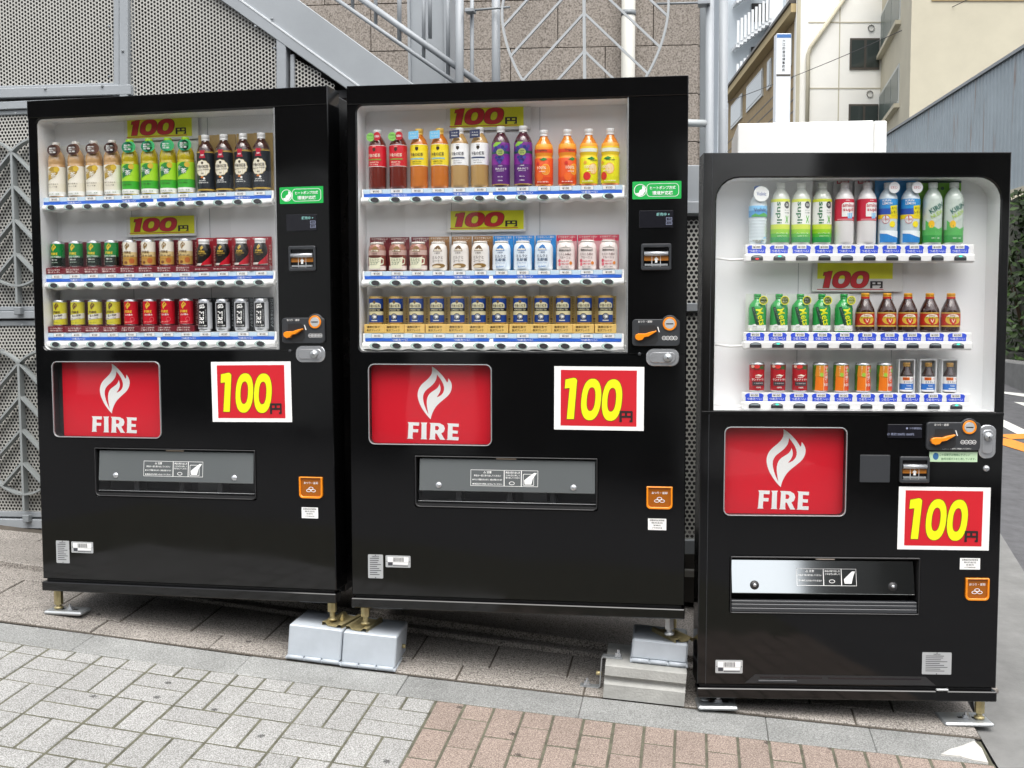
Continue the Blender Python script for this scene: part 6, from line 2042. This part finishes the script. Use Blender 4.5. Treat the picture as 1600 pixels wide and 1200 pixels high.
REC['amino'] = lambda: recipe(B500, mat('milky_drink', 'e3e1df', .2, coat=.6), (.187, .205, .0145, ink('dcd8d8')), [(.078, .150, ink('c81f3c'))],
    [([(-.014, .091), (.031, .091), (.031, .138), (-.006, .138), (-.014, .132)], ink('f0efec')), ([(.005, .085), (.021, .085), (.022, .103), (.004, .103)], ink('8cc4ea')), ([(-.030, .080), (.030, .080), (.030, .084), (-.030, .084)], ink('e28a92'))],
    [('amino', .008, .1285, .0120, .040, ink('c42a3e'), 0), ('supli', .008, .1130, .0145, .036, ink('c42a3e'), 0), ('KIRIN', .004, .1445, .003, .012, wht, 0)],
    card=(.062, .222, mat('card_clear_grey', 'd2d4d4', .4), [('r', (-.020, .020, .206, .221), ink('c23a4a')), ('t', ('新発売', 0, .2135, .010, .034), wht)]))
REC['lemon_soda'] = lambda: recipe(B500, mat('clear_soda', 'c9d6dc', .15, coat=.6), (.187, .205, .0145, ink('d4dce0')), [(.098, .130, ink('2b4fa8')), (.118, .150, ink('2f8fcf')), (.084, .098, ink('e8d020'))],
    [([(.002, .094), (.030, .098), (.028, .130), (.000, .126)], ink('e8da1c')), (ell(-.014, .082, .013, .014, 18), ink('c23a44')), (ell(-.014, .082, .0115, .0125, 18), ink('dfe4e4')), (ell(.008, .066, .010, .0105, 16), ink('f0dc2a')), ([(-.034, .006), (.034, .006), (.034, .022), (.010, .026), (-.010, .034), (-.034, .036)], ink('2f86cf')), ([(-.034, .036), (-.010, .034), (.010, .026), (.034, .022), (.034, .044), (-.034, .046)], ink('eaf0f2'))],
    [('KIRIN', -.012, .144, .007, .026, wht, 0), ('LEMON', -.010, .1345, .008, .030, wht, 0), ('キリン', .015, .119, .0085, .022, ink('2a2a2a'), .08), ('レモン', .014, .106, .0085, .022, ink('2a2a2a'), .08), ('C1000', -.014, .082, .006, .018, ink('c23a44'), 0)],
    [(.010, .186, .0175, .0190, ink('eceeee'), ['ビタミン'], ink('c8323c'))], (.072, .218, mat('card_sky', '2f93cf', .35, coat=.4), []))
REC['nuda'] = lambda: recipe(B500, mat('pale_bottle', 'c6d2c8', .12, coat=.8), (.187, .205, .0150, ink('dfe6e0')), [(.006, .030, ink('3a9a48')), (.030, .048, ink('56b058'))],
    [([(-.034, .046), (.034, .046), (.034, .060), (.008, .050), (-.012, .062), (-.034, .080)], ink('56b058')), (ell(-.014, .066, .0095, .0125, 16), ink('f0be28'))],
    [('KIRIN', .002, .120, .0165, .052, ink('1f6a5c'), .55), ('NUDA', .004, .1000, .0130, .044, ink('a9cc4a'), .55), ('スパークリング', .010, .080, .0050, .034, ink('8aa89a'), .55), ('無果汁・炭酸', 0, .020, .0042, .026, ink('dff0d8'), 0)],
    card=(.075, .222, mat('card_lime', '79b83c', .35, coat=.4), [('r', (-.0375, .0375, .208, .2215), ink('2f4a3c')), ('p', ell(-.026, .19, .006, .006, 12), ink('2f5a3c')), ('p', ell(.027, .19, .006, .006, 12), ink('4a8a2c'))]))
REC['mets'] = lambda: recipe(BMET, ink('2b9a4a', .15, .6), (.111, .127, .0125, ink('2b9a4a')), [(.003, .022, ink('eceeea')), (.006, .010, ink('dfe6c8'))],
    [([(-.030, .020), (-.012, .026), (.012, .019), (.034, .014), (.034, .004), (-.030, .004)], ink('f0f2ee')), ([(-.026, .082), (-.016, .084), (.006, .022), (-.008, .022)], ink('17402c'))],
    [('Mets', .007, .050, .0230, .056, ink('e2e41c'), -1.33), ('グレープフルーツ', -.010, .056, .0042, .050, ink('9fb8a0'), -1.22), ('KIRIN', -.012, .0165, .003, .012, ink('5a7a3a'), 0), ('メッツ グレープフルーツ', -.002, .0095, .0038, .042, ink('6a8a3a'), 0)],
    [(.014, .105, .0145, .0150, ink('e3e23a'), ['リニューアル'], ink('2a5a3a')), (.014, .105, .0118, .0122, ink('2f5a48'), ['おいしく', '新しく'], ink('e8f0d8'))], (.068, .128, mat('bag_white', 'e4e6e0', .3, coat=.4), []))
REC['energy'] = lambda: recipe(BNRG, liquid('33140c'), (.117, .130, .0140, ink('d89a1c', .3)), [(.018, .023, gold), (.023, .062, ink('a8241c')), (.062, .066, gold), (.026, .059, ink('b8301e'))],
    [(ell(0, .042, .025, .0165, 26), ink('d8b23a')), ([(-.014, .046), (.014, .046), (.010, .034), (.003, .026), (0, .0225), (-.003, .026), (-.010, .034)], ink('c4242a')), ([(-.022, .051), (.022, .051), (.014, .058), (.004, .060), (-.004, .060), (-.014, .058)], ink('ece6d4'))],
    [('アルギンV', 0, .0485, .0085, .042, ink('7a8a1c'), 0), ('V', 0, .0370, .0120, .012, ink('f4dcc0'), 0), ('ENERGY', 0, .0555, .0038, .020, ink('a8241c'), 0)], cap_ring=(.1115, .118, .0144, ink('b8281c')))
REC['tomato'] = lambda: recipe([(r * 1.0, z * 1.08) for r, z in CAN0], m_can, None, [(.006, .092, ink('b81422', .25))],
    [([(-.028, .082), (-.006, .074), (.010, .078), (.034, .072), (.034, .0925), (-.028, .0925)], ink('6a2a1c')), (ell(-.004, .086, .010, .0065, 14), ink('d8322c')), (ell(.014, .083, .008, .006, 14), ink('3a5a2a')), (ell(-.018, .087, .006, .005, 12), ink('e8b8a0')), ([(-.018, .022), (.022, .022), (.022, .036), (-.018, .036)], ink('3a3034')), ([(-.010, .056), (.002, .0605), (.012, .057), (.018, .060), (.010, .053), (-.002, .0555)], ink('f4e4d4'))],
    [('KIRIN', 0, .0505, .0038, .016, wht, 0), ('サンドトマト', .002, .0425, .0075, .044, wht, 0), ('食塩無添加', .002, .0300, .0042, .030, ink('c8c0c0'), 0), ('100%', .002, .0160, .0050, .014, wht, 0)])
REC['veg'] = lambda: recipe([(r * 1.0, z * 1.08) for r, z in CAN0], m_can, None, [(.006, .092, ink('4a7a2c', .25))],
    [([(-.024, .006), (.006, .006), (.006, .050), (-.022, .054)], ink('ea7a18')), ([(-.024, .054), (.006, .052), (.006, .090), (-.020, .090)], ink('d98a24')), ([(.006, .006), (.030, .006), (.030, .040), (.022, .060), (.030, .078), (.024, .090), (.006, .090)], ink('de5a2c')), (ell(.026, .020, .008, .010, 12), ink('d8362c')), (ell(.022, .074, .007, .007, 12), ink('7ab53a')), (ell(-.002, .060, .006, .007, 12), ink('9cc63f')), ([(.0045, .006), (.0062, .006), (.0062, .092), (.0045, .092)], ink('f0d8b0'))],
    [('からだ想い', .015, .062, .0110, .050, wht, -PI / 2), ('100', .015, .026, .0100, .017, wht, 0), ('野菜ジュース', -.008, .072, .0045, .034, ink('f6dcb0'), -PI / 2)])
REC['tonic'] = lambda: recipe(BESC, liquid('2a120a'), (.0875, .1005, .0118, ink('b08a4a', .4)), [(.004, .054, ink('f0f0ee')), (.010, .030, ink('2f74c8'))],
    [([(-.018, .042), (.004, .042), (.004, .052), (-.018, .052)], ink('d8781c')), ([(-.010, .012), (.012, .012), (.012, .016), (-.010, .016)], ink('d8e4f0'))],
    [('医薬部外品', -.007, .047, .0055, .019, ink('b8281c'), 0), ('エスカップ', .002, .0355, .0088, .033, ink('1f2a6a'), 0), ('TONIC', .002, .0235, .0048, .016, wht, 0), ('100mL', .014, .047, .004, .012, ink('c8444a'), 0)], tray=(.054, .112, mat('tray_white', 'e6e8e8', .35)))

CACHE = {}
def place(key, M, x, z, label, cat, group, y=.060, rz=0.0):
    if key not in CACHE:
        CACHE[key] = REC[key]()
    t = thing('drink_can' if cat == 'can' else 'drink_bottle', label, cat, M @ T(x, y, z) @ Matrix.Rotation(rz, 4, 'Z'), group)
    for nm, me in CACHE[key]:
        obj(nm, me, t)
    return t
def run(keys, M, xs, z, names, shelf, where):
    """keys per column; names[key] = (plural description, category)"""
    uniq = []
    for k in keys:
        if k not in uniq:
            uniq.append(k)
    done = {}
    tot = {}
    for k in keys:
        n = names[k][0]
        tot[n] = tot.get(n, 0) + 1
    for k, x in zip(keys, xs):
        d, cat = names[k]
        i = done.get(d, 0)
        done[d] = i + 1
        n = tot[d]
        if n == 1:
            lb = '%s on the %s shelf of the %s machine' % (d, shelf, where)
        else:
            lb = '%s from left of %s %s, %s shelf, %s machine' % (ord_(i), NUM[n], d, shelf, where)
        place(k, M, x, z, lb, cat, '%s in the %s machine' % (d, where), rz=R(random.uniform(-6, 6) + (9 if where == 'left' else 0)))
B, C = 'bottle', 'can'
run(['cream_tea'] * 4 + ['green_tea'] * 4 + ['black_tea'] * 4, M1, [.0753, .1560, .2300, .3040, .3760, .4537, .5288, .5987, .6773, .7489, .8237, .8935], 1.4790,
    {'cream_tea': ('cream tea bottles with brown tags', B), 'green_tea': ('green tea bottles with green tags', B), 'black_tea': ('dark tea bottles with cream crests', B)}, 'top', 'left')
run(['zero_can'] * 4 + ['aulait_can'] * 4 + ['demitasse_can'] * 4, M1, [.0678, .143, .2177, .2899, .3645, .4396, .5133, .5880, .6616, .7345, .8079, .8808], 1.1930,
    {'zero_can': ('green and black coffee cans', C), 'aulait_can': ('cream and gold coffee cans', C), 'demitasse_can': ('black and red bottle cans', C)}, 'middle', 'left')
run(['yellow_can'] * 4 + ['red_can'] * 4 + ['slim_can'] * 4, M1, [.0698, .1433, .2153, .2906, .3626, .4389, .5110, .5850, .6597, .7292, .8028, .8805], .9748,
    {'yellow_can': ('yellow coffee cans', C), 'red_can': ('red coffee cans', C), 'slim_can': ('silver and black coffee cans', C)}, 'bottom', 'left')
run(['red_tea'] * 2 + ['yellow_tea'] * 2 + ['white_tea'] * 2 + ['grape'] * 2 + ['orange0', 'orange1', 'orange2', 'orange3'], M2, [.0925, .167, .2419, .3155, .3864, .4568, .531, .6089, .6807, .7618, .8352, .909], 1.4790,
    {'red_tea': ('red label tea bottles', B), 'yellow_tea': ('yellow label tea bottles', B), 'white_tea': ('white label milk tea bottles', B), 'grape': ('purple grape juice bottles', B),
     'orange0': ('orange juice bottles', B), 'orange1': ('orange juice bottles', B), 'orange2': ('yellow apple juice bottles', B), 'orange3': ('yellow apple juice bottles', B)}, 'top', 'middle')
run(['cocoa'] * 3 + ['coffee_milk'] * 3 + ['lactic'] * 3 + ['peach'] * 3, M2, [.0881, .1629, .2365, .308, .385, .4583, .5328, .607, .6807, .7565, .8311, .9037], 1.1930,
    {'cocoa': ('maroon cocoa cans', C), 'coffee_milk': ('white and tan coffee milk cans', C), 'lactic': ('pale blue milk drink cans', C), 'peach': ('pink peach drink cans', C)}, 'middle', 'middle')
run(['espresso_can'] * 12, M2, [.0827, .1544, .2283, .3026, .3757, .4509, .5241, .5985, .6734, .7478, .8219, .8947], .9748, {'espresso_can': ('blue and gold tea cans', C)}, 'bottom', 'middle')
run(['water'] + ['supli'] * 3 + ['amino'] * 2 + ['lemon_soda'] * 2 + ['nuda'] * 2, M3, [.1911, .2654, .3341, .4042, .4782, .5521, .6219, .6956, .7692, .8388], 1.5325,
    {'water': ('clear water bottle with round white tag', B), 'supli': ('white and green sports drink bottles', B), 'amino': ('red label milky drink bottles', B), 'lemon_soda': ('blue lemon soda bottles', B), 'nuda': ('pale bottles on lime green cards', B)}, 'top', 'right')
run(['mets'] * 5 + ['energy'] * 5, M3, [.1939, .2662, .3376, .4089, .4824, .5536, .6262, .6955, .7679, .8379], 1.2408,
    {'mets': ('green soda bottles in white wraps', B), 'energy': ('brown energy drink bottles with gold caps', B)}, 'middle', 'right')
run(['tomato'] * 3 + ['veg'] * 4 + ['tonic'] * 3, M3, [.1957, .2667, .3399, .4083, .4774, .5504, .6225, .6968, .7687, .8404], 1.0375,
    {'tomato': ('red tomato juice cans', C), 'veg': ('orange and green vegetable juice cans', C), 'tonic': ('small brown tonic bottles in white trays', B)}, 'bottom', 'right')
